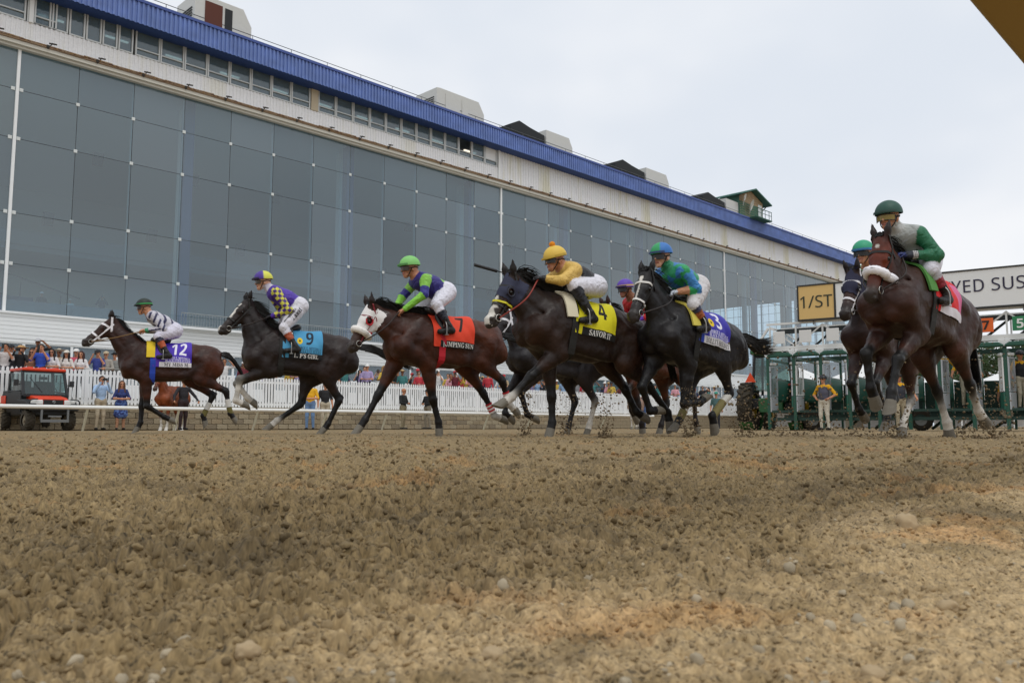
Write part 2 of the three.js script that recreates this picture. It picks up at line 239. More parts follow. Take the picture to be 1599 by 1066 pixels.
  const tiers = []; for (let i = 0; i < 14; i++) tiers.push(box(SE - S0 - 6, 0.55, 1.35, (SE + S0) / 2 - 3, 6.6 + i * 0.5, -8.6 - i * 1.3)); part('seating_tiers', merge(tiers), std(0xa89f90, 0.9), B);
  part('tier_front', box(SE - S0 - 6, 1.1, 0.25, (SE + S0) / 2 - 3, 6.3, -7.8), std(0x8d897c, 0.9), B);
  part('mezzanine', merge([box(SE - S0 - 6, 0.9, 0.3, (SE + S0) / 2 - 3, 11.9, -13), box(SE - S0 - 6, 0.35, 8, (SE + S0) / 2 - 3, 11.3, -17)]), std(0x8a9496, 0.9), B);
  for (let x = 20.8; x < SE; x += 11.17) part('interior_column', box(0.42, 13.6, 0.42, x, 12.2, -3), std(0xd3dbd9, 0.6), B);
  for (let x = 9.3; x < SE; x += 11.17) part('interior_column', box(0.55, 13.6, 0.55, x, 12.2, -1.6), std(0x4b5f86, 0.6), B);
  for (let x = 14; x < 84; x += 5.6) for (const y of [11.3, 15.2]) part('loudspeaker', rbox(0.5, 0.75, 0.4, 0.05, x + (y > 12 ? 2.4 : 0), y, -4, 0.2), M.dark, B);
  const er = merge([box(0.3, 3.2, D, SE - 3, 7, -D / 2), box(0.3, 14, 1.6, SE - 3, 12.2, -0.9), box(0.3, 14, 1.6, SE - 3, 12.2, -8.2), box(0.3, 14, 6, SE - 3, 12.2, -27), box(0.3, 2, D, SE - 3, 18.4, -D / 2)]); part('end_wall', er, std(0x9aa3a6, 0.8), B);
  const gb = []; for (let z = -2; z > -24; z -= 1.1) gb.push(box(0.05, 9, 0.05, SE - 3, 13, z)); for (let y = 9; y < 17.4; y += 1.15) gb.push(box(0.05, 0.05, 22, SE - 3, y, -13)); part('end_window_bars', merge(gb), M.alu, B);
  // podium under the glass: white boards, window strip, doors
  for (let i = 0; i < 6; i++) part('siding_board', rbox(SE - S0, 0.19, 0.05, 0.01, (SE + S0) / 2, 5.38 - i * 0.2, 0.42 - (i % 2) * 0.006), M.white, B);
  part('podium_ledge', box(SE - S0, 0.1, 0.6, (SE + S0) / 2, 5.52, 0.25), M.white, B);
  part('podium_wall', merge([box(SE - S0, 1.2, 0.3, (SE + S0) / 2, 1.55, 0.2), box(SE - S0, 0.16, 0.34, (SE + S0) / 2, 4.2, 0.24)]), M.white, B);
  part('podium_back', box(SE - S0, 4.2, 0.2, (SE + S0) / 2, 3, -4), M.concDark, B);
  part('podium_floor', box(SE - S0, 0.3, 4.4, (SE + S0) / 2, 0.95, -2), M.concDark, B);
  for (let i = 0; i < 46; i++) {
    const w = new THREE.Group(); w.name = 'podium_window'; B.add(w); const x = 9.2 + i * 2.15 - 9; w.position.set(x, 3.15, 0.3);
    part('frame', merge([box(0.12, 2, 0.12, -1.075, 0, 0), box(2.03, 0.1, 0.12, 0, 0.95, 0), box(2.03, 0.1, 0.12, 0, -0.2, 0), box(2.03, 0.1, 0.12, 0, -0.95, 0)]), M.white, w);
    part('pane', box(2.03, 1.05, 0.012, 0, 0.375, -0.02), M.winGlass, w); part('pane', box(2.03, 0.65, 0.012, 0, -0.575, -0.02), M.winGlass, w);
  }
  const br = []; for (let x = 19.5; x < 60; x += 0.16) br.push(bar([x, 5.5, 0.7], [x, 6.25, 0.7], 0.012, 4)); br.push(bar([19.5, 6.27, 0.7], [60, 6.27, 0.7], 0.025, 6), bar([19.5, 5.6, 0.7], [60, 5.6, 0.7], 0.02, 6));
  part('balcony_railing', merge(br), std(0x9aa0a0, 0.5, 0.3), B); part('balcony_slab', box(41, 0.12, 0.8, 39.7, 5.47, 0.5), M.white, B);
  // terrace furniture seen through the glass at the left: stair rails and counters
  part('stair_rail', merge([bar([6, 8.6, -4.5], [15.5, 6.2, -4.5], 0.04, 6), bar([6, 9.4, -4.5], [8.2, 9.3, -4.5], 0.04, 6), bar([8.2, 9.3, -4.5], [16, 7.2, -4.5], 0.04, 6), ...[7, 9, 11, 13, 15].map((x) => bar([x, 5.6, -4.5], [x, 9.6 - (x - 6) * 0.26, -4.5], 0.03, 6))]), M.dark, B);
  part('counter', merge([rbox(6, 0.5, 0.8, 0.04, 8.6, 7.3, -4), rbox(6.5, 0.4, 0.8, 0.04, 10, 6.6, -3.4)]), std(0x31405f, 0.6), B);
  part('glass_balustrade', box(14, 0.7, 0.03, 10, 5.95, -0.8), M.winGlass, B);
}
// roof plant
{
  const unit = (s, y, w, h, d, label, style) => {
    const t = thing('air_handler', label, 'roof unit', trk(s, 45.6, 22.62), PHI, 'rooftop air units');
    const mt = std(0xc9cac6, 0.5, 0.1, { bumpMap: grimeBump, bumpScale: 0.01 });
    if (style === 'louver') { const g = prism([[0, 0], [w, 0], [w, h * 0.55], [w - 0.55, h], [0.35, h], [0, h - 0.05]], d, 0.03); part('casing', g, mt, t); for (let i = 0; i < 5; i++) part('louver', box(0.03, 0.07, d * 0.75, -0.03, h * 0.3 + i * 0.16, 0, 0, 0, 0.5), std(0x44484a, 0.6), t); part('panel', box(w * 0.3, h * 0.7, 0.03, w * 0.32, h * 0.5, d / 2 + 0.02), style2(label) ? std(0x5c3328, 0.85) : mt, t); part('panel', box(w * 0.13, h * 0.7, 0.03, w * 0.58, h * 0.48, d / 2 + 0.02), style2(label) ? M.dark : mt, t); }
    else { part('casing', prism([[w * 0.55, 0], [w, 0], [w, h * 0.55], [w - 0.45, h], [w * 0.55, h]], d, 0.03), mt, t); part('tarpaulin', prism([[0, 0], [w * 0.54, 0], [w * 0.54, h * 0.72], [w * 0.3, h * 0.86], [w * 0.14, h], [0, h * 0.7]], d * 0.9, 0.05), std(0x24282b, 0.8), t); part('duct', box(0.06, h * 0.9, d * 0.8, w * 0.8, h * 0.45, 0.06), std(0x9b9d9a, 0.5), t); }
    for (const x of [0.2, w - 0.2]) part('skid', box(0.12, 0.14, d, x, -0.02, 0), M.dark, t);
  };
  const style2 = (l) => /rust/.test(l);
  unit(19.6, 0, 3.5, 2.1, 2.4, 'grey rooftop air unit with rusty panel, nearest to the camera', 'louver');
  unit(37.6, 0, 4.7, 1.9, 2.4, 'grey rooftop air unit with louvred end above the last press windows', 'louver');
  unit(45.3, 0, 7.4, 1.75, 2.4, 'rooftop air unit half under black tarpaulin, nearest of the covered ones', 'tarp');
  unit(58.8, 0, 8.4, 1.75, 2.4, 'rooftop air unit half under black tarpaulin, middle of the covered ones', 'tarp');
  unit(73.5, 0, 8.2, 1.7, 2.4, 'rooftop air unit half under black tarpaulin, beside the green roof hut', 'tarp');
  // roof hut
  const t = thing('roof_hut', 'weathered green hut with satellite dishes on the roof edge', 'hut', trk(80.6, 45.9, 22.6), PHI);
  const gm = std(0xffffff, 0.8, 0, { map: dataTex(256, (u, v) => { const a = tfbm(u, v, 8, 5, 41), w = sstep(0.56, 0.64, a); return [lerp(0.22, 0.55, w), lerp(0.4, 0.5, w), lerp(0.33, 0.4, w)]; }) }), pw = std(0xffffff, 0.85, 0, { map: dataTex(256, (u, v) => { const a = tfbm(u, v, 8, 5, 51); return [0.5 + 0.25 * a, 0.42 + 0.24 * a, 0.33 + 0.2 * a]; }) });
  const wallM = std(0x41665a, 0.8);
  for (let i = 0; i < 9; i++) part('wall_board', box(5.2, 0.27, 0.08, 2.6, 0.2 + i * 0.275, 1.6), i > 6 ? pw : gm, t);
  for (let i = 0; i < 9; i++) part('wall_board', box(0.08, 0.27, 3.2, 5.2, 0.2 + i * 0.275, 0), gm, t);
  part('wall', merge([box(0.1, 2.6, 3.2, 0, 1.3, 0), box(5.2, 2.6, 0.1, 2.6, 1.3, -1.6)]), wallM, t);
  part('gable', prism([[0, 2.55], [5.2, 2.55], [2.6, 3.5]], 0.08).translate(0, 0, 1.6), pw, t);
  part('roof', merge([beam([-0.9, 2.45, 0], [2.62, 3.62, 0], 0.14, 4.6), beam([6.2, 2.4, 0], [2.58, 3.62, 0], 0.14, 4.6)]), std(0x3f6b62, 0.7), t);
  part('window', box(0.8, 1.3, 0.06, 4.5, 1.6, 1.66), std(0xcfd6d8, 0.25), t); part('eave_brace', bar([5.2, 1.7, 1.6], [6.1, 2.35, 1.6], 0.05, 6), std(0x30332f, 0.7), t);
  const dish = (x, y, r) => { const d = new THREE.Group(); d.name = 'satellite_dish'; t.add(d); const g = new THREE.SphereGeometry(r * 1.4, 20, 8, 0, 6.283, 0, 0.78); g.scale(1, 0.6, 1); g.translate(0, -r * 0.75, 0); g.rotateX(-1.2); const m = part('reflector', g, std(0xd4d6d2, 0.5, 0, { side: THREE.DoubleSide }), d); d.position.set(x, y, 2.1); part('arm', bar([0, 0, 0], [0.1, -0.9, -0.2], 0.04, 6), std(0xa8aaa6, 0.5), d); d.rotation.y = 0.3; };
  dish(1.7, 1.7, 0.62); dish(0.3, 2.3, 0.4);
  part('catwalk', merge([box(3.4, 0.12, 1.2, 3.2, 0.25, 2.3), ...[1.6, 2.5, 3.4, 4.3, 4.85].map((x) => bar([x, 0.3, 2.85], [x, 1.25, 2.85], 0.035, 6)), bar([1.6, 1.25, 2.85], [4.9, 1.25, 2.85], 0.04, 6), bar([1.6, 0.8, 2.85], [4.9, 0.8, 2.85], 0.03, 6)]), std(0x2f5a4c, 0.7), t);
}
// ---------- apron, stone wall, picket fence, outer rail ----------
{
  const ap = part('apron', box(150, 0.5, 14.4, 45, 0.85, 0), std(0x9c9a93, 0.9, 0, { bumpMap: grimeBump, bumpScale: 0.01 }), scene); ap.position.set(...trk(0, 37.9, 0)); ap.rotation.y = PHI; tag(ap, 'concrete apron behind the picket fence', 'apron', null, 'structure');
  const W = thing('stone_wall', 'low tan block wall under the white picket fence', 'wall', trk(0, 30.5), PHI), R = rng(31);
  part('core', box(100, 0.8, 0.3, 42, 0.4, -0.05), std(0x7d7566, 0.95), W);
  const bg = [0, 1, 2].map((k) => { const g = new RoundedBoxGeometry(0.425, 0.19, 0.12, 1, 0.015); const p = g.attributes.position; for (let i = 0; i < p.count; i++) p.setXYZ(i, p.getX(i), p.getY(i), p.getZ(i) + (p.getZ(i) > 0.03 ? (vnoise(p.getX(i) * 14 + k * 9, p.getY(i) * 14) - 0.5) * 0.03 : 0)); g.computeVertexNormals(); return g; });
  const bm = [0x93866e, 0xa0947c, 0x867a66, 0x9a8a70].map((c) => std(c, 0.95, 0, { bumpMap: grimeBump, bumpScale: 0.02 })), rest = []; let n = 0;
  for (let i = 0; i < 150; i++) for (let r = 0; r < 4; r++) { const x = 5.5 + i * 0.437 + (r % 2) * 0.21, y = 0.1 + r * 0.2; if (n < 296) { const m = part('stone_block', bg[Math.floor(R() * 3)], bm[Math.floor(R() * 4)], W); m.position.set(x, y, 0.11 + (R() - 0.5) * 0.012); n++; } else { const g = box(0.425, 0.19, 0.12, x, y, 0.11 + (R() - 0.5) * 0.012); rest.push(g); } }
  const rb = part('far_blocks', merge(rest), bm[0], W); rb.userData.kind = 'stuff';
  part('coping', box(100, 0.05, 0.42, 42, 0.825, 0), std(0xb5ab96, 0.9), W);
  const Fc = thing('picket_fence', 'long white picket fence standing on the block wall', 'fence', trk(0, 30.5), PHI), wm = std(0xeff1f2, 0.55), y0 = 0.87, Hh = 1.2;
  const pg = prism([[-0.042, 0], [0.042, 0], [0.042, Hh - 0.06], [0, Hh], [-0.042, Hh - 0.06]], 0.02), far = []; let k = 0;
  for (let x = 5.6; x < 92; x += 0.128) { const post = Math.abs(((x - 5.6) % 3.072) - 1.5) < 0.065; if (post) { const p = part('post', merge([box(0.13, Hh + 0.04, 0.13, 0, Hh / 2, 0), box(0.16, 0.03, 0.16, 0, Hh + 0.05, 0)]), wm, Fc); p.position.set(x, y0, -0.03); continue; } if (k < 298) { const m = part('picket', pg, wm, Fc); m.position.set(x, y0, 0.03 + (R() - 0.5) * 0.004); m.rotation.z = (R() - 0.5) * 0.012; k++; } else { const g = box(0.084, Hh - 0.03, 0.02, x, y0 + Hh / 2 - 0.015, 0.03); far.push(g); } }
  const fp = part('far_pickets', merge(far), wm, Fc); fp.userData.kind = 'stuff';
  for (const y of [0.12, Hh - 0.2]) part('rail', box(88, 0.09, 0.035, 49, y0 + y, 0.0), wm, Fc);
  const Rl = thing('outer_rail', 'white tubular running rail on slanted posts along the outside of the track', 'rail', trk(0, 25), PHI), rm = std(0xe8e8e4, 0.45);
  part('top_tube', bar([2, 0.655, 0], [36, 0.64, 0], 0.055, 12), rm, Rl);
  for (let x = 3.2; x < 36; x += 2.62) part('post', merge([bar([x, -0.02, -0.34], [x, 0.61, -0.02], 0.035, 8)]), std(0xc9c6b0, 0.6), Rl);
}
// ---------- bodies: smooth-joined tapered capsules meshed on a grid ----------
class Flesh {
  constructor(lo, hi, h) { this.lo = lo; this.h = h; this.n = lo.map((v, i) => Math.ceil((hi[i] - v) / h) + 1); this.f = new Float32Array(this.n[0] * this.n[1] * this.n[2]).fill(0.2); this.bones = []; }
  // a, b: [x,y,z]; ra, rb radii; w: sideways (z) squash; k: blend; cut: carve instead of add
  bone(a, b, ra, rb, o = {}) {
    const { w = 1, k = 0.03, cut = false } = o, { lo, h, n, f } = this, m = Math.max(ra, rb) + k + 2.5 * h;
    const bn = { a, b, ra, rb, w, tag: o.tag ?? '', d: [b[0] - a[0], b[1] - a[1], (b[2] - a[2]) / w], m }; bn.l2 = bn.d[0] ** 2 + bn.d[1] ** 2 + bn.d[2] ** 2 || 1e-9;
    if (!cut) this.bones.push(bn);
    const i0 = [], i1 = []; for (let c = 0; c < 3; c++) { const e = c === 2 ? m * Math.max(1, w) : m; i0[c] = Math.max(0, Math.floor((Math.min(a[c], b[c]) - e - lo[c]) / h)); i1[c] = Math.min(n[c] - 1, Math.ceil((Math.max(a[c], b[c]) + e - lo[c]) / h)); }
    for (let z = i0[2]; z <= i1[2]; z++) for (let y = i0[1]; y <= i1[1]; y++) { let q = (z * n[1] + y) * n[0] + i0[0]; for (let x = i0[0]; x <= i1[0]; x++, q++) {
      const d = this.dist(bn, lo[0] + x * h, lo[1] + y * h, lo[2] + z * h), v = f[q];
      if (cut) { const e = Math.max(k - Math.abs(v + d), 0); f[q] = Math.max(v, -d) + e * e / (4 * k); } else { const e = Math.max(k - Math.abs(v - d), 0); f[q] = Math.min(v, d) - e * e / (4 * k); }
    } }
    return this;
  }
  dist(b, x, y, z) { const px = x - b.a[0], py = y - b.a[1], pz = (z - b.a[2]) / b.w, t = Math.min(1, Math.max(0, (px * b.d[0] + py * b.d[1] + pz * b.d[2]) / b.l2)); b.t = t; const qx = px - t * b.d[0], qy = py - t * b.d[1], qz = pz - t * b.d[2]; return Math.sqrt(qx * qx + qy * qy + qz * qz) - (b.ra + (b.rb - b.ra) * t); }
  at(x, y, z) { const { lo, h, n, f } = this, u = clamp((x - lo[0]) / h, 0, n[0] - 1.001), v = clamp((y - lo[1]) / h, 0, n[1] - 1.001), w = clamp((z - lo[2]) / h, 0, n[2] - 1.001), i = Math.floor(u), j = Math.floor(v), k = Math.floor(w), a = u - i, b = v - j, c = w - k, q = (k * n[1] + j) * n[0] + i, sx = 1, sy = n[0], sz = n[0] * n[1];
    return lerp(lerp(lerp(f[q], f[q + sx], a), lerp(f[q + sy], f[q + sy + sx], a), b), lerp(lerp(f[q + sz], f[q + sz + sx], a), lerp(f[q + sz + sy], f[q + sz + sy + sx], a), b), c); }
  refine(p, d, a, b, off) { const g = (t) => this.at(p[0] + d[0] * t, p[1] + d[1] * t, p[2] + d[2] * t) - off, s = g(a) > 0; for (let i = 0; i < 6; i++) { const m = (a + b) / 2; if (g(m) > 0 === s) a = m; else b = m; } return (a + b) / 2; }
  // from p outwards along d: first point where the field exceeds off
  out(p, d, off = 0, max = 0.7) { let t = 0; for (; t < max; t += 0.008) if (this.at(p[0] + d[0] * t, p[1] + d[1] * t, p[2] + d[2] * t) > off) break; t = this.refine(p, d, t - 0.008, t, off); return [p[0] + d[0] * t, p[1] + d[1] * t, p[2] + d[2] * t]; }
  // from outside inwards
  into(p, d, off = 0, max = 1.2) { let t = 0; for (; t < max; t += 0.006) if (this.at(p[0] + d[0] * t, p[1] + d[1] * t, p[2] + d[2] * t) < off) break; t = this.refine(p, d, t - 0.006, t, off); return [p[0] + d[0] * t, p[1] + d[1] * t, p[2] + d[2] * t]; }
  mesh(color, soft = 0) {
    const { lo, h, n, f } = this, [nx, ny, nz] = n, sx = 1, sy = nx, sz = nx * ny, id = new Int32Array(nx * ny * nz).fill(-1), P = [], I = [];
    const off = [0, sx, sy, sx + sy, sz, sx + sz, sy + sz, sx + sy + sz], ed = [[0, 1], [2, 3], [4, 5], [6, 7], [0, 2], [1, 3], [4, 6], [5, 7], [0, 4], [1, 5], [2, 6], [3, 7]];
    for (let z = 0; z < nz - 1; z++) for (let y = 0; y < ny - 1; y++) for (let x = 0; x < nx - 1; x++) {
      const q = z * sz + y * sy + x; let mask = 0; for (let c = 0; c < 8; c++) if (f[q + off[c]] < 0) mask |= 1 << c; if (mask === 0 || mask === 255) continue;
      let X = 0, Y = 0, Z = 0, m = 0; for (const [a, b] of ed) { const ia = (mask >> a) & 1, ib = (mask >> b) & 1; if (ia === ib) continue; const va = f[q + off[a]], vb = f[q + off[b]], t = va / (va - vb); X += (a & 1) + t * ((b & 1) - (a & 1)); Y += ((a >> 1) & 1) + t * (((b >> 1) & 1) - ((a >> 1) & 1)); Z += ((a >> 2) & 1) + t * (((b >> 2) & 1) - ((a >> 2) & 1)); m++; }
      id[q] = P.length / 3; P.push(lo[0] + (x + X / m) * h, lo[1] + (y + Y / m) * h, lo[2] + (z + Z / m) * h);
    }
    for (let z = 1; z < nz - 1; z++) for (let y = 1; y < ny - 1; y++) for (let x = 1; x < nx - 1; x++) {
      const q = z * sz + y * sy + x, s = f[q] < 0;
      if (s !== f[q + sx] < 0) quad(id[q - sy - sz], id[q - sz], id[q], id[q - sy], s);
      if (s !== f[q + sy] < 0) quad(id[q - sx - sz], id[q - sx], id[q], id[q - sz], s);
      if (s !== f[q + sz] < 0) quad(id[q - sx - sy], id[q - sy], id[q], id[q - sx], s);
    }
    function quad(a, b, c, d, s) { if (a < 0 || b < 0 || c < 0 || d < 0) return; if (s) I.push(a, b, c, a, c, d); else I.push(a, c, b, a, d, c); }
    const g = new THREE.BufferGeometry(), nv = P.length / 3, N = new Float32Array(nv * 3), K = new Float32Array(nv * 3), UVs = new Float32Array(nv * 2), e = h * 0.9;
    for (let i = 0; i < nv; i++) {
      const x = P[3 * i], y = P[3 * i + 1], z = P[3 * i + 2]; let a = this.at(x + e, y, z) - this.at(x - e, y, z), b = this.at(x, y + e, z) - this.at(x, y - e, z), c = this.at(x, y, z + e) - this.at(x, y, z - e), l = Math.hypot(a, b, c) || 1; N.set([a / l, b / l, c / l], 3 * i);
      let best = 1e9, bb = null, bt = 0, cr = 0, cg = 0, cb = 0, ws = 0;
      for (const bn of this.bones) { if (x < Math.min(bn.a[0], bn.b[0]) - bn.m || x > Math.max(bn.a[0], bn.b[0]) + bn.m || y < Math.min(bn.a[1], bn.b[1]) - bn.m || y > Math.max(bn.a[1], bn.b[1]) + bn.m) continue; const d = this.dist(bn, x, y, z); if (soft) { const w = Math.exp(-Math.max(d, -0.02) / soft); if (w > 0.004) { const cc = color(bn.tag, bn.t, x, y, z); cr += cc[0] * w; cg += cc[1] * w; cb += cc[2] * w; ws += w; } } else if (d < best) { best = d; bb = bn; bt = bn.t; } }
      if (soft) { if (ws) K.set([cr / ws, cg / ws, cb / ws], 3 * i); } else K.set(bb ? color(bb.tag, bt, x, y, z) : [0.3, 0.3, 0.3], 3 * i);
      UVs[2 * i] = x + z * 0.35; UVs[2 * i + 1] = y + z * 0.35;
    }
    g.setAttribute('position', new THREE.Float32BufferAttribute(P, 3)); g.setAttribute('normal', new THREE.BufferAttribute(N, 3)); g.setAttribute('color', new THREE.BufferAttribute(K, 3)); g.setAttribute('uv', new THREE.BufferAttribute(UVs, 2)); g.setIndex(I); return g;
  }
}
const lin = (h) => { const c = new THREE.Color(h); return [c.r, c.g, c.b]; };
// flat-ish band along a closed or open run of points with outward normals from a centre line
function strap(pts, cen, w, th, closed = true) {
  const P = [], I = [], n = pts.length; const v = pts.map(V), c = cen.map(V);
  for (let i = 0; i < n; i++) { const a = v[closed ? (i + n - 1) % n : Math.max(0, i - 1)], b = v[closed ? (i + 1) % n : Math.min(n - 1, i + 1)], t = b.clone().sub(a).normalize(), o = v[i].clone().sub(c[i]); o.addScaledVector(t, -o.dot(t)).normalize(); const s = t.clone().cross(o).multiplyScalar(w / 2), q = v[i].clone(), r = v[i].clone().addScaledVector(o, th); for (const p of [q.clone().add(s), r.clone().add(s), r.clone().sub(s), q.clone().sub(s)]) P.push(p.x, p.y, p.z); }
  for (let i = 0; i < (closed ? n : n - 1); i++) { const a = i * 4, b = ((i + 1) % n) * 4; for (let k = 0; k < 4; k++) { const k2 = (k + 1) % 4; I.push(a + k, b + k, a + k2, a + k2, b + k, b + k2); } }
  let g = new THREE.BufferGeometry(); g.setAttribute('position', new THREE.Float32BufferAttribute(P, 3)); g.setIndex(I); g = g.toNonIndexed(); g.computeVertexNormals(); g.setAttribute('uv', new THREE.Float32BufferAttribute(new Float32Array(g.attributes.position.count * 2), 2)); return g;
}
// one lock of hair: tapered three-sided strand through points
function strand(pts, r, out) { const n = pts.length; for (let i = 0; i < n; i++) { const a = pts[Math.max(0, i - 1)], b = pts[Math.min(n - 1, i + 1)], t = V(b).sub(V(a)).normalize(), s = new THREE.Vector3(0.31, 0.2, 0.93).cross(t).normalize(), u = t.clone().cross(s), rr = r * (i === n - 1 ? 0.08 : 1 - 0.55 * i / (n - 1)); for (let k = 0; k < 3; k++) { const q = k * 2.094, e = V(pts[i]).addScaledVector(s, Math.cos(q) * rr).addScaledVector(u, Math.sin(q) * rr * 0.5); out.P.push(e.x, e.y, e.z); } if (i) { const o = out.P.length / 3 - 6; for (let k = 0; k < 3; k++) { const k2 = (k + 1) % 3; out.I.push(o + k, o + k2, o + 3 + k, o + k2, o + 3 + k2, o + 3 + k); } } } }
function hairGeo(out) { const g = new THREE.BufferGeometry(); g.setAttribute('position', new THREE.Float32BufferAttribute(out.P, 3)); g.setIndex(out.I); g.computeVertexNormals(); return g; }

// ---------- horses ----------
const coatBump = dataTex(256, (u, v) => { const a = tfbm(u, v, 7, 4, 61); return [a, a, a]; }, false), coatMap = dataTex(512, (u, v) => { const a = tfbm(u, v, 9, 3, 63), b = tnoise(u, v * 0.5, 128, 64), k = 0.8 + 0.3 * a + 0.1 * (b - 0.5); return [k, k, k]; });
const coatMat = new THREE.MeshPhysicalMaterial({ vertexColors: true, roughness: 0.85, roughnessMap: dataTex(256, (u, v) => { const a = 0.36 + 0.42 * tfbm(u, v, 11, 4, 66); return [a, a, a]; }, false), specularIntensity: 0.65, map: coatMap, bumpMap: coatBump, bumpScale: 0.02 });
const hairMat = std(0x0d0b0a, 0.5), hoofMat = std(0x6d675b, 0.65, 0, { bumpMap: grimeBump, bumpScale: 0.004 }), soleMat = std(0x5a5230, 0.9);
const rot2 = ([x, y], a) => [x * Math.cos(a) - y * Math.sin(a), x * Math.sin(a) + y * Math.cos(a)];
function buildHorse(o) {
  const t = thing('race_horse', o.label, 'horse', o.pos, Math.PI + o.psi * Math.PI / 180, o.group); if (o.name) t.name = numbered(o.name);
  const R = rng(o.seed), F = new Flesh([-1.75, -0.03, -0.42], [1.5, 2.35, 0.42], o.cell ?? 0.0165);
  const pa = (o.pitch ?? 0) * Math.PI / 180, dy = o.dy ?? 0, T = (x, y, z = 0) => { const [a, b] = rot2([x + 0.35, y - 1.2], pa); return [a - 0.35, b + 1.2 + dy, z]; };
  const B = (a, b, ra, rb, w = 1, tg = 'body', k = 0.05) => F.bone(a, b, ra, rb, { w, tag: tg, k });
  // trunk
  B(T(0.12, 1.19), T(-0.42, 1.2), 0.335, 0.335, 0.78, 'body', 0.04); B(T(-0.4, 1.22), T(-0.72, 1.24), 0.31, 0.25, 0.82); B(T(0.24, 1.14), T(0.05, 1.15), 0.235, 0.31, 0.8);
  B(T(0.16, 1.42), T(-0.18, 1.45), 0.13, 0.115, 0.7); B(T(-0.2, 1.42), T(-0.62, 1.38), 0.13, 0.16, 1.0); B(T(-0.62, 1.37), T(-0.98, 1.335), 0.205, 0.19, 0.98, 'hip', 0.07);
  B(T(-0.98, 1.33), T(-1.12, 1.17), 0.175, 0.135, 0.95, 'hip', 0.07); B(T(-0.9, 1.48), T(-1.14, 1.4), 0.06, 0.05, 1, 'hip', 0.05);
  for (const s of [-1, 1]) {
    B(T(0.1, 1.42, s * 0.1), T(0.36, 1.1, s * 0.15), 0.1, 0.125, 1, 'shoulder'); B(T(0.34, 1.02, s * 0.09), T(0.4, 1.14, s * 0.09), 0.11, 0.1, 1, 'chest');
    B(T(-0.66, 1.36, s * 0.13), T(-0.74, 1.3, s * 0.17), 0.085, 0.08, 1, 'hip'); B(T(-1.0, 1.22, s * 0.09), T(-1.12, 1.08, s * 0.1), 0.13, 0.1, 1, 'hip');
  }
  for (const s of [-1, 1]) { B(T(0.02, 1.36, s * 0.17), T(0.16, 1.02, s * 0.2), 0.07, 0.06, 0.8, 'shoulder', 0.035); B(T(0.2, 1.3, s * 0.14), T(0.36, 1.16, s * 0.17), 0.07, 0.075, 0.9, 'shoulder', 0.035); B(T(-0.05, 1.0, s * 0.19), T(-0.5, 0.99, s * 0.17), 0.08, 0.1, 0.7, 'body', 0.04); B(T(-0.72, 1.1, s * 0.17), T(-0.62, 0.98, s * 0.14), 0.06, 0.08, 0.8, 'body', 0.06); }
  // legs
  const legs = [['foreN', -1, 1], ['foreF', 1, 1], ['hindN', -1, 0], ['hindF', 1, 0]], hooves = [], cannons = {};
  for (const [key, s, fore] of legs) {
    const [e, k, f, tt] = o[key], sp = o.spread?.[key] ?? 0, z0 = s * (fore ? 0.14 : 0.14), z1 = s * (fore ? 0.12 : 0.13) + sp, z2 = s * 0.11 + sp * 1.5, z3 = s * 0.11 + sp * 1.8;
    const E = [e[0], e[1], z0], K = [k[0], k[1], z1], Fk = [f[0], f[1], z2], Tt = [tt[0], tt[1], z3], mid = (a, b, q, ox = 0, oy = 0) => [lerp(a[0], b[0], q) + ox, lerp(a[1], b[1], q) + oy, lerp(a[2], b[2], q)];
    const sk0 = o.socks?.[key] ?? 0, up = fore ? 'forearm' : 'gaskin', dk = key + '_cannon', perp = (a, b) => { const x = b[0] - a[0], y = b[1] - a[1], l = Math.hypot(x, y); return [y / l, -x / l]; }; // forward side of a downward bone: +perp means back
    if (fore) {
      const sh = T(0.36, 1.1, s * 0.15); B(sh, E, 0.125, 0.11, 0.9, 'shoulder'); B(mid(E, K, -0.12), mid(E, K, 0.35), 0.105, 0.082, 0.85, up); B(mid(E, K, 0.35), K, 0.082, 0.05, 0.85, up, 0.03);
      const q = perp(E, K); B(mid(E, K, 0.15, -q[0] * 0.03, -q[1] * 0.03), mid(E, K, 0.5, -q[0] * 0.012, -q[1] * 0.012), 0.075, 0.055, 0.8, up);
    } else {
      const hp = T(-0.92, 1.2, s * 0.13); B(hp, E, 0.2, 0.135, 0.7, 'thigh', 0.09); B(T(-1.06, 1.14, s * 0.11), mid(E, K, 0.32), 0.14, 0.075, 0.75, 'thigh', 0.09); B(T(-0.8, 1.25, s * 0.15), mid(hp, E, 0.9, 0.06, 0), 0.1, 0.08, 0.7, 'thigh', 0.06); B(E, mid(E, K, 0.4), 0.12, 0.085, 0.75, up); B(mid(E, K, 0.4), K, 0.085, 0.048, 0.75, up, 0.03);
      const q = perp(K, Fk), dd = [K[0] - Fk[0], K[1] - Fk[1]], l = Math.hypot(...dd); B(mid(E, K, 0.55, 0, 0), [K[0] + dd[0] / l * 0.05 - Math.abs(q[0]) * 0.035, K[1] + dd[1] / l * 0.05, K[2]], 0.04, 0.026, 0.8, up, 0.02); // point of hock
    }
    B(K, mid(K, Fk, 0.12), 0.06, 0.052, 0.9, key + '_joint', 0.02); B(K, mid(K, Fk, 0.5), 0.05, 0.038, 0.85, dk, 0.02); B(mid(K, Fk, 0.5), Fk, 0.038, 0.041, 0.9, key + '_shank', 0.02);
    const q = perp(K, Fk); B(mid(K, Fk, 0.15, q[0] * 0.022 * 1, q[1] * 0.022), mid(K, Fk, 0.95, q[0] * 0.02, q[1] * 0.02), 0.02, 0.02, 0.8, sk0 > 1.2 ? key + '_shank' : dk, 0.015);
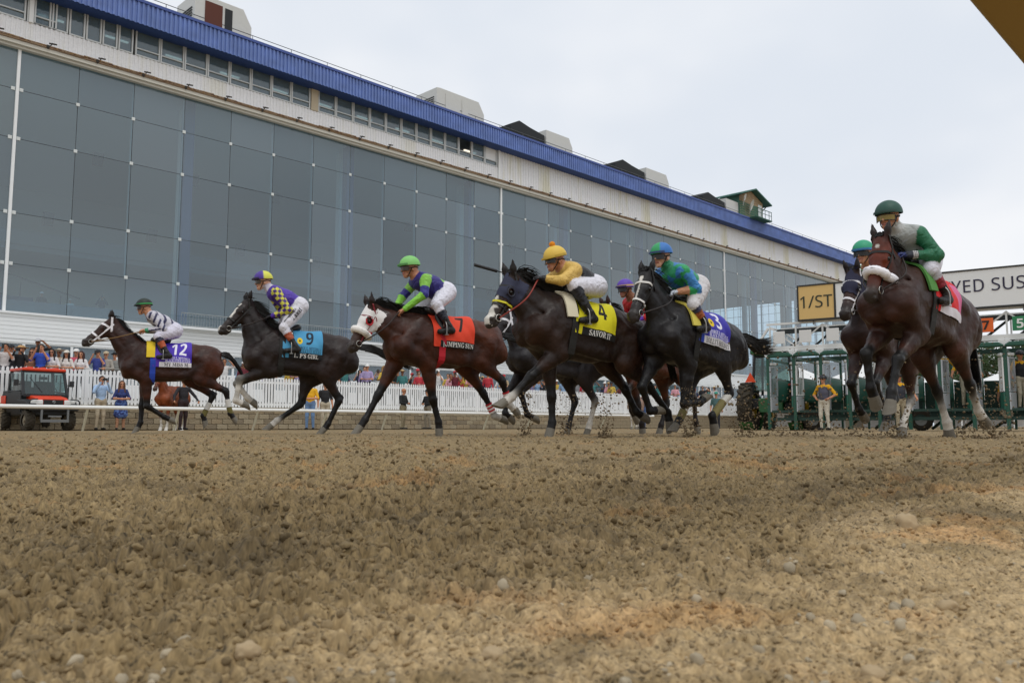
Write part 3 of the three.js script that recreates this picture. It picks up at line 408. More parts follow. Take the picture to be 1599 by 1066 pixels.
    B(Fk, Fk, 0.05, 0.05, 0.95, key + '_pastern', 0.02); const cor = mid(Fk, Tt, 0.5); B(Fk, cor, 0.042, 0.05, 1, key + '_pastern', 0.015);
    hooves.push([key, Fk, Tt, cor]); cannons[key] = [K, Fk, cor];
  }
  // muscle edges and hollows
  for (const s of [-1, 1]) {
    const el = o[s < 0 ? 'foreN' : 'foreF'][0];
    F.bone(T(0.0, 1.2, s * 0.2), [el[0] - 0.02, el[1] + 0.03, s * 0.18], 0.085, 0.06, { w: 0.75, k: 0.02, tag: 'shoulder' }); F.bone(T(0.12, 1.4, s * 0.15), T(0.33, 1.14, s * 0.19), 0.045, 0.05, { k: 0.02, tag: 'shoulder' });
    F.bone(T(0.38, 1.0, s * 0.095), T(0.42, 1.12, s * 0.09), 0.1, 0.085, { k: 0.014, tag: 'chest' }); F.bone(T(-0.05, 1.3, s * 0.2), T(-0.5, 1.3, s * 0.2), 0.05, 0.05, { w: 0.7, k: 0.05, tag: 'body' });
    F.bone(T(-0.62, 1.3, s * 0.3), T(-0.6, 1.2, s * 0.31), 0.05, 0.06, { cut: true, k: 0.06 });
    F.bone(T(-1.0, 1.26, s * 0.265), T(-0.98, 1.02, s * 0.245), 0.016, 0.016, { cut: true, k: 0.04 }); F.bone(T(-0.78, 1.3, s * 0.29), T(-0.72, 1.05, s * 0.26), 0.014, 0.014, { cut: true, k: 0.04 });
  }
  // neck and head
  const hl = 0.64, pd = Math.hypot(o.muz[0] - o.poll[0], o.muz[1] - o.poll[1]), a = [(o.muz[0] - o.poll[0]) / pd, (o.muz[1] - o.poll[1]) / pd], q = [a[1], -a[0]], yaw = (o.yaw ?? 0) * Math.PI / 180;
  const Hd = (u, v, z = 0) => { const x = (u * hl) * a[0] + v * q[0], y = (u * hl) * a[1] + v * q[1]; return [o.poll[0] + x * Math.cos(yaw) - z * Math.sin(yaw), o.poll[1] + y, x * Math.sin(yaw) + z * Math.cos(yaw)]; };
  const nb = T(0.2, 1.25), nt = Hd(0.17, 0.125), nm = [lerp(nb[0], nt[0], 0.5), lerp(nb[1], nt[1], 0.5) + 0.015, lerp(nb[2], nt[2], 0.5)];
  B(nb, nm, 0.275, 0.195, 0.58, 'neck', 0.07); B(nm, nt, 0.195, 0.118, 0.62, 'neck', 0.05); B(T(0.1, 1.42), nm, 0.12, 0.13, 0.55, 'neck', 0.05); B(T(0.36, 1.14), nm, 0.17, 0.13, 0.7, 'neck', 0.06); B(nm, Hd(0.0, 0.07), 0.14, 0.08, 0.55, 'neck', 0.04);
  for (const s of [-1, 1]) F.bone([lerp(nb[0], nt[0], 0.35), lerp(nb[1], nt[1], 0.35) - 0.08, lerp(0, nt[2], 0.35) + s * 0.165], [lerp(nb[0], nt[0], 0.9), lerp(nb[1], nt[1], 0.9) - 0.04, nt[2] * 0.9 + s * 0.1], 0.02, 0.016, { cut: true, k: 0.05 });
  const hb = (u0, v0, u1, v1, r0, r1, w, tg, k = 0.02, z0 = 0, z1 = z0) => F.bone(Hd(u0, v0, z0), Hd(u1, v1, z1), r0, r1, { w, tag: tg, k });
  hb(0.06, 0.075, 0.32, 0.085, 0.085, 0.088, 0.98, 'face'); hb(0.3, 0.085, 0.72, 0.072, 0.082, 0.056, 0.85, 'face'); hb(0.14, 0.165, 0.36, 0.165, 0.09, 0.075, 0.72, 'cheek'); hb(0.35, 0.165, 0.74, 0.135, 0.055, 0.032, 0.9, 'cheek');
  hb(0.72, 0.078, 0.92, 0.085, 0.06, 0.058, 0.95, 'muzzle'); hb(0.9, 0.06, 0.97, 0.095, 0.05, 0.042, 0.95, 'muzzle'); hb(0.8, 0.15, 0.9, 0.142, 0.036, 0.036, 1, 'muzzle');
  for (const s of [-1, 1]) {
    hb(0.27, 0.055, 0.35, 0.06, 0.03, 0.026, 1, 'face', 0.02, s * 0.07); hb(0.9, 0.05, 0.96, 0.075, 0.026, 0.022, 1, 'muzzle', 0.015, s * 0.042); hb(0.36, 0.105, 0.7, 0.088, 0.02, 0.012, 1, 'face', 0.01, s * 0.062, s * 0.045);
    const eb = Hd(0.02, 0.045, s * 0.055), eu = o.ears ?? 0.8, et = Hd(0.02 - 0.3 * Math.sin(eu), 0.045 - 0.19 * Math.cos(eu), s * (0.09)); F.bone(eb, [lerp(eb[0], et[0], 0.5), lerp(eb[1], et[1], 0.5), lerp(eb[2], et[2], 0.5)], 0.034, 0.041, { w: 0.75, tag: 'ear', k: 0.015 }); F.bone([lerp(eb[0], et[0], 0.5), lerp(eb[1], et[1], 0.5), lerp(eb[2], et[2], 0.5)], et, 0.041, 0.007, { w: 0.75, tag: 'ear', k: 0.01 });
    F.bone(Hd(0.955, 0.05, s * 0.068), Hd(0.925, 0.075, s * 0.066), 0.013, 0.018, { cut: true, k: 0.008 }); F.bone(Hd(0.3, 0.085, s * 0.1), Hd(0.33, 0.085, s * 0.1), 0.016, 0.014, { cut: true, k: 0.01 });
  }
  F.bone(Hd(0.98, 0.118, -0.08), Hd(0.86, 0.118, -0.08), 0.006, 0.006, { cut: true, k: 0.004, w: 8 });
  // coat colours
  const c = o.coat, main = lin(c.main), red = lin(c.red ?? c.main), dark = lin(c.dark ?? '#14100e'), white = lin('#cfc9be'), grey = lin(c.nose ?? '#3a332f');
  const sock = o.socks ?? {};
  const color = (tg, tt, x, y, z) => {
    const n = fbm(x * 5 + o.seed, y * 5, z * 5, 3), mx = (A, Bc, v) => [lerp(A[0], Bc[0], v), lerp(A[1], Bc[1], v), lerp(A[2], Bc[2], v)], k2 = 0.85 + 0.3 * n; let r;
    const m = tg.match(/^(foreN|foreF|hindN|hindF)_(joint|cannon|shank|pastern)$/);
    if (m) { const sk = sock[m[1]] ?? 0; r = m[2] === 'pastern' ? (sk > 0 ? white : dark) : m[2] === 'shank' ? (sk > 1 ? white : dark) : m[2] === 'cannon' ? (sk > 1.6 ? white : dark) : dark; }
    else if (tg === 'forearm' || tg === 'gaskin') r = mx(red, dark, sstep(0.35, 0.8, tt + (n - 0.5) * 0.4));
    else if (tg === 'hip' || tg === 'thigh' || tg === 'chest') r = mx(main, red, clamp(n * 1.3)); else if (tg === 'shoulder') r = mx(main, red, clamp(n * 0.9));
    else if (tg === 'muzzle') r = mx(main, grey, 0.85); else if (tg === 'face' || tg === 'cheek') r = c.faceCol ? lin(c.faceCol) : mx(main, red, c.face ?? 0.5); else if (tg === 'ear') r = mx(main, dark, 0.5); else r = mx(main, red, n * 0.5);
    return [r[0] * k2, r[1] * k2, r[2] * k2];
  };
  const g = F.mesh(color, 0.02); { const p = g.attributes.position, nn = g.attributes.normal; for (let i = 0; i < p.count; i++) { const x = p.getX(i), y = p.getY(i), z = p.getZ(i), w = sstep(0.5, 0.9, y), d = ((fbm(x * 8 + o.seed, y * 8, z * 8, 2) - 0.5) * 0.016 + (vnoise(x * 27, y * 27, z * 27) - 0.5) * 0.004) * w; p.setXYZ(i, x + nn.getX(i) * d, y + nn.getY(i) * d, z + nn.getZ(i) * d); } g.computeVertexNormals(); }
  // white face marking
  const P = g.attributes.position, K = g.attributes.color, Nn = g.attributes.normal, fx = (x, y, z) => { const dx = x - o.poll[0], dz = z, cx = dx * Math.cos(yaw) + dz * Math.sin(yaw), cz = -dx * Math.sin(yaw) + dz * Math.cos(yaw), dyy = y - o.poll[1]; return [(cx * a[0] + dyy * a[1]) / hl, cx * q[0] + dyy * q[1], cz]; };
  if (o.blaze) for (let i = 0; i < P.count; i++) { const [u, v, z] = fx(P.getX(i), P.getY(i), P.getZ(i)); for (const [u0, u1, hw0, hw1] of o.blaze) if (u > u0 && u < u1 && v < 0.1 && Math.abs(z + (vnoise(u * 14, o.seed) - 0.5) * 0.02) < lerp(hw0, hw1, (u - u0) / (u1 - u0))) K.setXYZ(i, ...lin('#d8d2c8')); }
  const body = part('body', g, coatMat, t);
  for (const s of [-1, 1]) { const e = part('eye', new THREE.SphereGeometry(0.021, 12, 10), std(0x0b0807, 0.08), t); const p = F.into(Hd(0.315, 0.085, s * 0.2), (() => { const A = Hd(0, 0, 0), Bq = Hd(0, 0, -s); return [Bq[0] - A[0], Bq[1] - A[1], Bq[2] - A[2]]; })(), 0.0); e.position.set(...p); }
  // hooves
  for (const [key, Fk, Tt, cor] of hooves) {
    const dx = Tt[0] - Fk[0], dyy = Tt[1] - Fk[1], l = Math.hypot(dx, dyy), d = [dx / l, dyy / l], sn = rot2(d, -0.7), rr = (nrm, cen, rad) => { const u = [-nrm[1], nrm[0]]; return Array.from({ length: 14 }, (_, i) => { const th = i / 14 * 6.283; return [cen[0] + u[0] * Math.cos(th) * rad, cen[1] + u[1] * Math.cos(th) * rad, cen[2] + Math.sin(th) * rad * 0.95]; }); };
    const c1 = [cor[0] + d[0] * 0.1 - rot2(sn, -1.57)[0] * 0.012, cor[1] + d[1] * 0.1, cor[2]], r0 = rr(d, [cor[0] - d[0] * 0.008, cor[1] - d[1] * 0.008, cor[2]], 0.051), r1 = rr(sn, c1, 0.066), PP = [], II = [];
    for (const r of [r0, r1]) for (const p of r) PP.push(...p); PP.push(...c1.map((v, i) => (i < 2 ? v - sn[i] * 0.012 : v))); PP.push(...cor);
    for (let i = 0; i < 14; i++) { const j = (i + 1) % 14; II.push(i, 14 + i, j, j, 14 + i, 14 + j, 14 + i, 28, 14 + j, i, j, 29); }
    let hg = new THREE.BufferGeometry(); hg.setAttribute('position', new THREE.Float32BufferAttribute(PP, 3)); hg.setIndex(II); hg.setAttribute('uv', new THREE.Float32BufferAttribute(PP.flatMap((v, i) => (i % 3 < 2 ? [v * 8] : [])), 2)); hg = hg.toNonIndexed(); hg.computeVertexNormals(); part('hoof', hg, o.hoof ? std(o.hoof, 0.7) : hoofMat, t);
  }
  // mane, forelock, tail
  const out = { P: [], I: [] };
  const mn = o.mane ?? 0.2, wl = o.maneLift ?? 0.5;
  for (let i = 0; i < 520; i++) { const u = R(), cp = u < 0.5 ? [lerp(T(0.1, 1.42)[0], nm[0], u * 2), lerp(T(0.1, 1.42)[1], nm[1], u * 2), lerp(0, nm[2], u * 2)] : [lerp(nm[0], Hd(0, 0.07)[0], u * 2 - 1), lerp(nm[1], Hd(0, 0.07)[1], u * 2 - 1), lerp(nm[2], Hd(0, 0.07)[2], u * 2 - 1)];
    const nx = nt[0] - nb[0], ny = nt[1] - nb[1], nl = Math.hypot(nx, ny), upv = [-ny / nl, nx / nl], p0 = F.out(cp, [upv[0], upv[1], 0], -0.004), L = mn * (0.5 + 0.8 * R()), sd = (R() - 0.45) * 0.9, lift = Math.min(0.6, wl * (0.3 + 0.7 * R()));
    const pts = [p0]; for (let k = 1; k < 5; k++) { const e = k / 4; pts.push([p0[0] + upv[0] * L * lift * e - L * 0.75 * e * e + (R() - 0.5) * 0.02, p0[1] + upv[1] * L * lift * Math.sin(e * 2) - L * (0.65 - lift * 0.5) * e * e, p0[2] + sd * L * 0.7 * e]); } strand(pts, 0.0075, out); }
  for (let i = 0; i < 40; i++) { const p0 = Hd(0.0, -0.01, (R() - 0.5) * 0.07), L = 0.09 + 0.1 * R(), d = R(); strand([p0, [p0[0] - L * 0.2 * d, p0[1] + L * 0.25, p0[2] + (R() - 0.5) * 0.05], [p0[0] - L * (0.2 + d), p0[1] + L * 0.12, p0[2] + (R() - 0.5) * 0.09]], 0.008, out); }
  part('mane', hairGeo(out), hairMat, t);
  const to = { P: [], I: [] }, tb = T(-1.17, 1.4), tl = o.tail ?? [[-0.25, 0.02], [-0.5, -0.12], [-0.78, -0.2]];
  const axis = [[0, 0], ...tl];
  for (let i = 0; i < 420; i++) { const u = R() * 0.3, s1 = (R() - 0.5) * 0.05, s2 = (R() - 0.5), s3 = R() - 0.5, e = 0.7 + 0.45 * R(), pts = []; for (let k = 0; k < 6; k++) { const w = (u + (1 - u) * k / 5) * (axis.length - 1) * Math.min(1, e), j = Math.min(axis.length - 2, Math.floor(w)), fr = w - j, q0 = [lerp(axis[j][0], axis[j + 1][0], fr), lerp(axis[j][1], axis[j + 1][1], fr)], sp = 0.03 + 0.2 * (w / axis.length) * (o.tailSpread ?? 1); pts.push([tb[0] + q0[0] + s3 * sp * 0.4, tb[1] + q0[1] + s1 + s3 * sp + (R() - 0.5) * 0.012, s2 * sp * 0.7 + (o.tailZ ?? 0) * w * 0.2]); } strand(pts, 0.008, to); }
  F2(to, tb); function F2(out2, p) { strand([[p[0] + 0.1, p[1], 0], [p[0], p[1] + 0.005, 0], [tb[0] + tl[0][0] * 0.6, tb[1] + tl[0][1] * 0.6, 0]], 0.055, out2); }
  part('tail', hairGeo(to), o.tailMat ?? hairMat, t);
  // tack
  const ring = (p0, ax, n2, off, from = 0, to2 = 6.2832) => { const A = V(ax).normalize(), U = new THREE.Vector3(0, 0, 1).addScaledVector(A, -A.z).normalize(), W = A.clone().cross(U), pts = []; for (let i = 0; i < n2; i++) { const th = from + (to2 - from) * i / (to2 - from > 6.2 ? n2 : n2 - 1), d = U.clone().multiplyScalar(Math.cos(th)).addScaledVector(W, Math.sin(th)); pts.push(F.out(p0, [d.x, d.y, d.z], off, 0.375)); } return pts; };
  const hv = (u, v) => { const A = Hd(0, 0, 0), Bq = Hd(u, v, 0); return [Bq[0] - A[0], Bq[1] - A[1], Bq[2] - A[2]]; };
  const hring = (u, tilt, n2, off) => { const cen = Hd(u, 0.1), ax = hv(Math.cos(tilt) / hl, Math.sin(tilt)); const A = V(ax).normalize(), U = V(Hd(0, 0, 1)).sub(V(Hd(0, 0, 0))).normalize(), W = A.clone().cross(U), pts = []; for (let i = 0; i < n2; i++) { const th = 6.2832 * i / n2, d = U.clone().multiplyScalar(Math.cos(th)).addScaledVector(W, Math.sin(th)); pts.push(F.out(cen, [d.x, d.y, d.z], off, 0.15)); } return [pts, pts.map(() => cen)]; };
  const tk = o.tack ?? {};
  if (tk.bridle) {
    const br = new THREE.Group(); br.name = 'bridle'; t.add(br); const bm = std(tk.bridle, 0.55), bw = tk.bw ?? 0.022;
    const [n1, c1] = hring(0.6, 0.08, 36, 0.003), [n2, c2] = hring(0.1, -0.75, 36, 0.003), [n3, c3] = hring(0.22, 0.25, 36, 0.003);
    part('noseband', strap(n1, c1, bw, 0.006), tk.nose ? std(tk.nose, 0.6) : bm, br); part('headstall', strap(n2, c2, bw, 0.006), bm, br); part('browband', strap(n3.filter((p) => fx(...p)[1] < 0.12), n3.filter((p) => fx(...p)[1] < 0.12).map(() => Hd(0.22, 0.1)), bw, 0.006, false), tk.brow ? std(tk.brow, 0.6) : bm, br);
    for (const s of [-1, 1]) {
      const outp = (u, v) => { const A = Hd(0, 0, 0), Bq = Hd(0, 0, -s); return F.into(Hd(u, v, s * 0.24), [Bq[0] - A[0], Bq[1] - A[1], Bq[2] - A[2]], 0.004, 0.24); };
      const cp = []; for (let i = 0; i <= 8; i++) cp.push(outp(lerp(0.06, 0.78, i / 8), lerp(0.12, 0.135, i / 8))); part('cheek_strap', strap(cp, cp.map((p) => [p[0], p[1], p[2] - s * 0.2]), bw * 0.85, 0.005, false), bm, br);
      const bp = outp(0.8, 0.122), rg = new THREE.TorusGeometry(0.036, 0.005, 8, 20); rg.translate(bp[0], bp[1], bp[2] + s * 0.012); part('bit_ring', rg, std(0xb8b6b0, 0.25, 0.9), br);
    }
  }
  if (tk.roll) { const [n1] = hring(0.56, 0.05, 30, 0.02); const keep = n1; const tg = new THREE.TubeGeometry(new THREE.CatmullRomCurve3(keep.map(V), true), 60, 0.042, 10, true), pp = tg.attributes.position; for (let i = 0; i < pp.count; i++) { const n = 1 + 0.012 * 0; pp.setXYZ(i, pp.getX(i) + (R() - 0.5) * 0.007, pp.getY(i) + (R() - 0.5) * 0.007, pp.getZ(i) + (R() - 0.5) * 0.007); } part('shadow_roll', tg, std(tk.roll, 1), t); }
  if (tk.hood) { // fitted cloth hood: the head's own surface lifted by a few millimetres
    const H = tk.hood, hp = [], hi = [], mp = new Map(), src = g.index.array, inside = (i) => { const [u, v, z] = fx(P.getX(i), P.getY(i), P.getZ(i)); if (u < -0.02 || u > (H.to ?? 0.55) - Math.abs(v - 0.02) * 0.15 || v > (H.depth ?? 0.25)) return false; if (Math.hypot((u - 0.315) * hl, v - 0.085) < 0.046 && Math.abs(z) > 0.04) return false; if (u < 0.09 && Math.hypot((u - 0.0) * hl, v - 0.04) < 0.055 && Math.abs(z) > 0.03) return false; return true; };
    for (let i = 0; i < src.length; i += 3) { const tri = [src[i], src[i + 1], src[i + 2]]; if (!tri.every(inside)) continue; for (const v of tri) { if (!mp.has(v)) { mp.set(v, hp.length / 3); hp.push(P.getX(v) + Nn.getX(v) * 0.009, P.getY(v) + Nn.getY(v) * 0.009, P.getZ(v) + Nn.getZ(v) * 0.009); } hi.push(mp.get(v)); } }
    const hg = new THREE.BufferGeometry(); hg.setAttribute('position', new THREE.Float32BufferAttribute(hp, 3)); hg.setIndex(hi); hg.computeVertexNormals(); const hood = part('hood', hg, std(H.color, 0.8, 0, { side: THREE.DoubleSide }), t);
    for (const s of [-1, 1]) { const A = Hd(0, 0, 0), Bq = Hd(0, 0, -s), p = F.into(Hd(0.315, 0.085, s * 0.2), [Bq[0] - A[0], Bq[1] - A[1], Bq[2] - A[2]], 0.008), tg = new THREE.TorusGeometry(0.047, 0.0085, 8, 24, H.full ? 6.283 : 4.4); tg.rotateZ(s < 0 ? 2.4 : 2.4); tg.rotateY(-yaw); tg.translate(p[0], p[1], p[2]); part('eye_cup', tg, std(H.cup ?? H.color, 0.5), hood); }
    if (H.band) { const [n1, c1] = hring(0.52, 0.3, 30, 0.012); part('hood_band', strap(n1, c1, 0.02, 0.006), std(H.band, 0.6), hood); }
  }
  if (tk.cloth) {
    const hemAt = (xx) => { const p0 = T(xx, 1.2); for (let th = 0.9; th < 2.3; th += 0.02) { const p = F.into([p0[0] - Math.sin(pa) * Math.cos(th) * 0.6, p0[1] + Math.cos(pa) * Math.cos(th) * 0.6, Math.sin(th) * 0.6], [Math.sin(pa) * Math.cos(th), -Math.cos(pa) * Math.cos(th), -Math.sin(th)], 0.012, 0.6); if (p[1] < (tk.cloth.yb ?? 1.12) + dy + (p[0] + 0.35) * Math.tan(pa)) return th; } return 2.2; };
    const cl = tk.cloth, x0 = cl.x0 ?? -0.02, x1 = cl.x1 ?? -0.62, yb = cl.yb ?? 1.12, nx = 26, nt2 = 40, PP = [], UVs = [], II = [], ce = (x) => T(x, 1.2), hems = [];
    for (let i = 0; i <= nx; i++) for (let j = 0; j <= nt2; j++) {
      const u = i / nx, v = j / nt2, xx = lerp(x0, x1, u), p0 = ce(xx), am = (hems[i] ??= hemAt(xx)), th = (v * 2 - 1) * am; // 0 = straight up, negative = near side
      const d = [-Math.sin(pa) * Math.cos(th), Math.cos(pa) * Math.cos(th), Math.sin(th)], p = F.into([p0[0] + d[0] * 0.6, p0[1] + d[1] * 0.6, p0[2] + d[2] * 0.6], [-d[0], -d[1], -d[2]], 0.012 + 0.01 * Math.abs(Math.sin(u * 12 + th * 4)) * Math.abs(th) / am, 0.6); PP.push(...p); UVs.push(u, v);
    }
    for (let i = 0; i < nx; i++) for (let j = 0; j < nt2; j++) { const A = i * (nt2 + 1) + j, b = A + nt2 + 1; II.push(A, A + 1, b, b, A + 1, b + 1); }
    const cg = new THREE.BufferGeometry(); cg.setAttribute('position', new THREE.Float32BufferAttribute(PP, 3)); cg.setAttribute('uv', new THREE.Float32BufferAttribute(UVs, 2)); cg.setIndex(II); cg.computeVertexNormals();
    const tx = canvasTex(768, 1024, (cx, w, h) => { // canvas: x = front to back, y = from spine (middle) out to each hem; the near half is drawn right way up
      const half = (flip) => { cx.save(); cx.translate(0, h / 2); if (flip) cx.scale(1, -1); cx.fillStyle = cl.color; cx.fillRect(0, 0, w, h / 2); if (cl.front) { cx.fillStyle = cl.front; cx.fillRect(0, 0, w * 0.2, h / 2); } if (cl.rear) { cx.fillStyle = cl.rear; cx.fillRect(w * 0.78, h * 0.14, w * 0.22, h * 0.28); } cx.fillStyle = cl.band; cx.fillRect(w * 0.16, h * 0.415, w * 0.84, h * 0.085);
        cx.textAlign = 'center'; cx.textBaseline = 'middle'; cx.fillStyle = cl.ink; cx.font = 'bold 300px sans-serif'; cx.save(); cx.translate(w * 0.67, h * 0.19); cx.transform(1, 0, -0.12, 1, 0, 0); cx.fillText(cl.num, 0, 0); cx.restore();
        cx.font = 'bold 56px serif'; cx.fillText(cl.l1 ?? 'GEORGE E. MITCHELL', w * 0.64, h * 0.345, w * 0.66); cx.fillText(cl.l2 ?? 'BLACK-EYED SUSAN', w * 0.64, h * 0.39, w * 0.66); cx.fillStyle = cl.bandInk; cx.font = 'bold 86px serif'; cx.fillText(cl.text, w * 0.6, h * 0.459, w * 0.76);
        if (cl.badge) { cx.fillStyle = '#e8c81e'; cx.beginPath(); cx.arc(w * 0.42, h * 0.24, 52, 0, 7); cx.fill(); cx.fillStyle = '#3a2a10'; cx.beginPath(); cx.arc(w * 0.42, h * 0.24, 16, 0, 7); cx.fill(); } cx.restore(); };
      half(false); half(true);
    });
    part('saddle_cloth', cg, new THREE.MeshStandardMaterial({ map: tx, roughness: 0.75, side: THREE.DoubleSide, bumpMap: grimeBump, bumpScale: 0.006 }), t);
    // saddle, girth, stirrup leathers
    const st = []; for (let i = 0; i <= 12; i++) { const u = i / 12; st.push(T(lerp(-0.02, -0.27, u), 1.57 + 0.04 * Math.pow(2 * u - 1, 2) + 0.0, 0)); } const sg = new Flesh([-0.6, 1.2, -0.3], [0.2, 2.0, 0.3], 0.016); for (let i = 0; i < 12; i++) sg.bone(st[i], st[i + 1], 0.05, 0.05, { w: 1.8, k: 0.02 }); for (const s of [-1, 1]) sg.bone(T(-0.12, 1.52, s * 0.17), T(-0.16, 1.36, s * 0.235), 0.055, 0.04, { w: 0.5, k: 0.03 }); const sgm = sg.mesh(() => lin('#191512')); part('saddle', sgm, std(0x191512, 0.4), t);
    const [gx] = [cl.girthX ?? -0.02], gp = ring(T(gx, 1.18), [Math.cos(pa), Math.sin(pa), 0], 48, 0.004); part('girth', strap(gp, gp.map(() => T(gx, 1.18)), 0.09, 0.01), std(cl.girth ?? 0x15130f, 0.7), t);
    if (cl.pad) { const fp = []; const th0 = 1.3; for (let i = 0; i <= 24; i++) { const th = lerp(-th0, th0, i / 24), p0 = ce(x0 + 0.04), d = [0, Math.cos(th), Math.sin(th)]; fp.push(F.into([p0[0] + d[0] * 0.6, p0[1] + d[1] * 0.6, p0[2] + d[2] * 0.6], [0, -d[1], -d[2]], 0.016, 0.6)); } part('saddle_pad', strap(fp, fp.map(() => ce(x0 + 0.04)), 0.14, 0.02, false), std(cl.pad, 0.8), t); }
  }
  for (const [key, c1, c2, u0, u1] of o.wraps ?? []) { const [K0, F0, C0] = cannons[key], pt = (u) => (u <= 1 ? [lerp(K0[0], F0[0], u), lerp(K0[1], F0[1], u), lerp(K0[2], F0[2], u)] : [lerp(F0[0], C0[0], u - 1), lerp(F0[1], C0[1], u - 1), lerp(F0[2], C0[2], u - 1)]); const w = new THREE.Group(); w.name = 'leg_wrap'; t.add(w); const n = c2 ? 6 : 1; for (let i = 0; i < n; i++) part('band', bar(pt(lerp(u0, u1, i / n)), pt(lerp(u0, u1, (i + 1) / n)), 0.05, 14, 0.047), std(i % 2 ? c2 : c1, 0.85), w); }
  delete t.userData.F; return { t, F, Hd, T, hring, fx };
}
const BLK = { main: '#2b211c', red: '#3d2c22', dark: '#15110f' }, BAY = { main: '#3a2018', red: '#6a3117', dark: '#17110f' }, DBAY = { main: '#2f1f18', red: '#55301c', dark: '#16110e' };
const GR = 'racehorses in the field';
const HS = [];
HS.push(buildHorse({ seed: 12, group: GR, label: 'bay racehorse with white bridle and purple saddle cloth, leading at the far left', pos: [-6.48, 0, -14.9], psi: 25, dy: 0.06, pitch: 0, poll: [0.7, 2.03], muz: [1.16, 1.6], ears: 0.7, yaw: -10, coat: { main: '#24140f', red: '#4d2311', dark: '#0f0b0a', face: 0.3 },
  foreN: [[0.07, 0.95], [0.04, 0.48], [-0.25, 0.29], [-0.43, 0.21]], foreF: [[0.06, 0.97], [0.12, 0.5], [0.13, 0.19], [0.2, 0.02]], hindN: [[-0.84, 0.99], [-1.28, 0.76], [-1.37, 0.36], [-1.49, 0.2]], hindF: [[-0.7, 0.97], [-1.08, 0.68], [-0.92, 0.32], [-0.98, 0.12]],
  wraps: [['hindN', '#d8d6d0', null, 0.35, 0.7], ['hindF', '#d8d6d0', null, 0.35, 0.7], ['hindN', '#6e6636', null, 0.72, 1.15], ['hindF', '#6e6636', null, 0.72, 1.15]], mane: 0.14, maneLift: 0.3, tail: [[-0.16, -0.03], [-0.3, -0.2], [-0.42, -0.38]],
  tack: { bridle: '#e9e6ea', bw: 0.035, cloth: { color: '#4a2fb0', front: '#5a34b4', band: '#e6e3e6', ink: '#eceaf4', bandInk: '#1a1833', num: '12', text: 'MY MISS M', girth: '#1e43b0', pad: '#e2c228', x1: -0.66 } } }));
HS.push(buildHorse({ seed: 9, group: GR, label: 'dark brown racehorse with white blaze and light blue saddle cloth', pos: [-3.56, 0, -12.6], psi: 25, dy: 0.02, pitch: 3, poll: [0.5, 2.02], muz: [0.92, 1.56], ears: 1.0, yaw: -16, coat: { main: '#1a1312', red: '#2d1e19', dark: '#0e0c0b' },
  foreN: [[0.12, 0.95], [0.56, 0.82], [0.6, 0.5], [0.41, 0.42]], foreF: [[0.15, 0.98], [0.57, 0.76], [0.41, 0.55], [0.28, 0.45]], hindN: [[-0.68, 0.95], [-0.92, 0.52], [-0.76, 0.16], [-0.66, 0.02]], hindF: [[-0.5, 0.9], [-0.38, 0.46], [-0.03, 0.21], [0.12, 0.07]],
  socks: { foreN: 2, foreF: 2, hindF: 1 }, blaze: [[0.15, 0.4, 0.04, 0.036], [0.4, 0.62, 0.036, 0.024], [0.86, 1.0, 0.025, 0.03]], mane: 0.22, maneLift: 0.35, tail: [[-0.3, -0.02], [-0.6, -0.16], [-0.95, -0.25]],
  tack: { bridle: '#17140f', cloth: { color: '#4a9ac4', band: '#101418', ink: '#0f2233', bandInk: '#e8e6e0', num: '9', text: 'L. P\u2019S GIRL', badge: true } } }));
HS.push(buildHorse({ seed: 7, group: GR, label: 'bay racehorse in a white and red hood with orange saddle cloth', pos: [-1.17, 0, -10.9], psi: 32, dy: 0.03, pitch: 2, poll: [0.78, 1.66], muz: [1.13, 1.04], ears: 0.85, yaw: -6, coat: { main: '#2a1610', red: '#572912', dark: '#0f0b0a' },
  foreN: [[0.0, 0.93], [-0.09, 0.47], [-0.18, 0.18], [-0.2, 0.01]], foreF: [[0.33, 0.95], [0.57, 0.53], [0.75, 0.21], [0.87, 0.03]], hindN: [[-0.79, 1.0], [-1.14, 0.74], [-1.27, 0.42], [-1.41, 0.3]], hindF: [[-0.7, 0.95], [-0.99, 0.58], [-1.16, 0.27], [-1.34, 0.21]],
  socks: { hindF: 1, hindN: 1 }, wraps: [['hindN', '#b8202c', '#e4dedb', 0.45, 0.85], ['hindF', '#b8202c', '#e4dedb', 0.45, 0.85]], mane: 0.2, maneLift: 0.75, tail: [[-0.3, -0.05], [-0.55, -0.12], [-0.8, -0.2]],
  tack: { bridle: '#7e1622', roll: '#e8e4de', hood: { color: '#e3dfdc', cup: '#c01828', to: 0.52, band: '#c01828' }, cloth: { color: '#e2401f', band: '#131313', ink: '#1a1210', bandInk: '#e8e6e0', num: '7', text: 'JUMPING SUN', l1: '', l2: '', girth: '#c01a2c', girthX: -0.16, x1: -0.64 } } }));
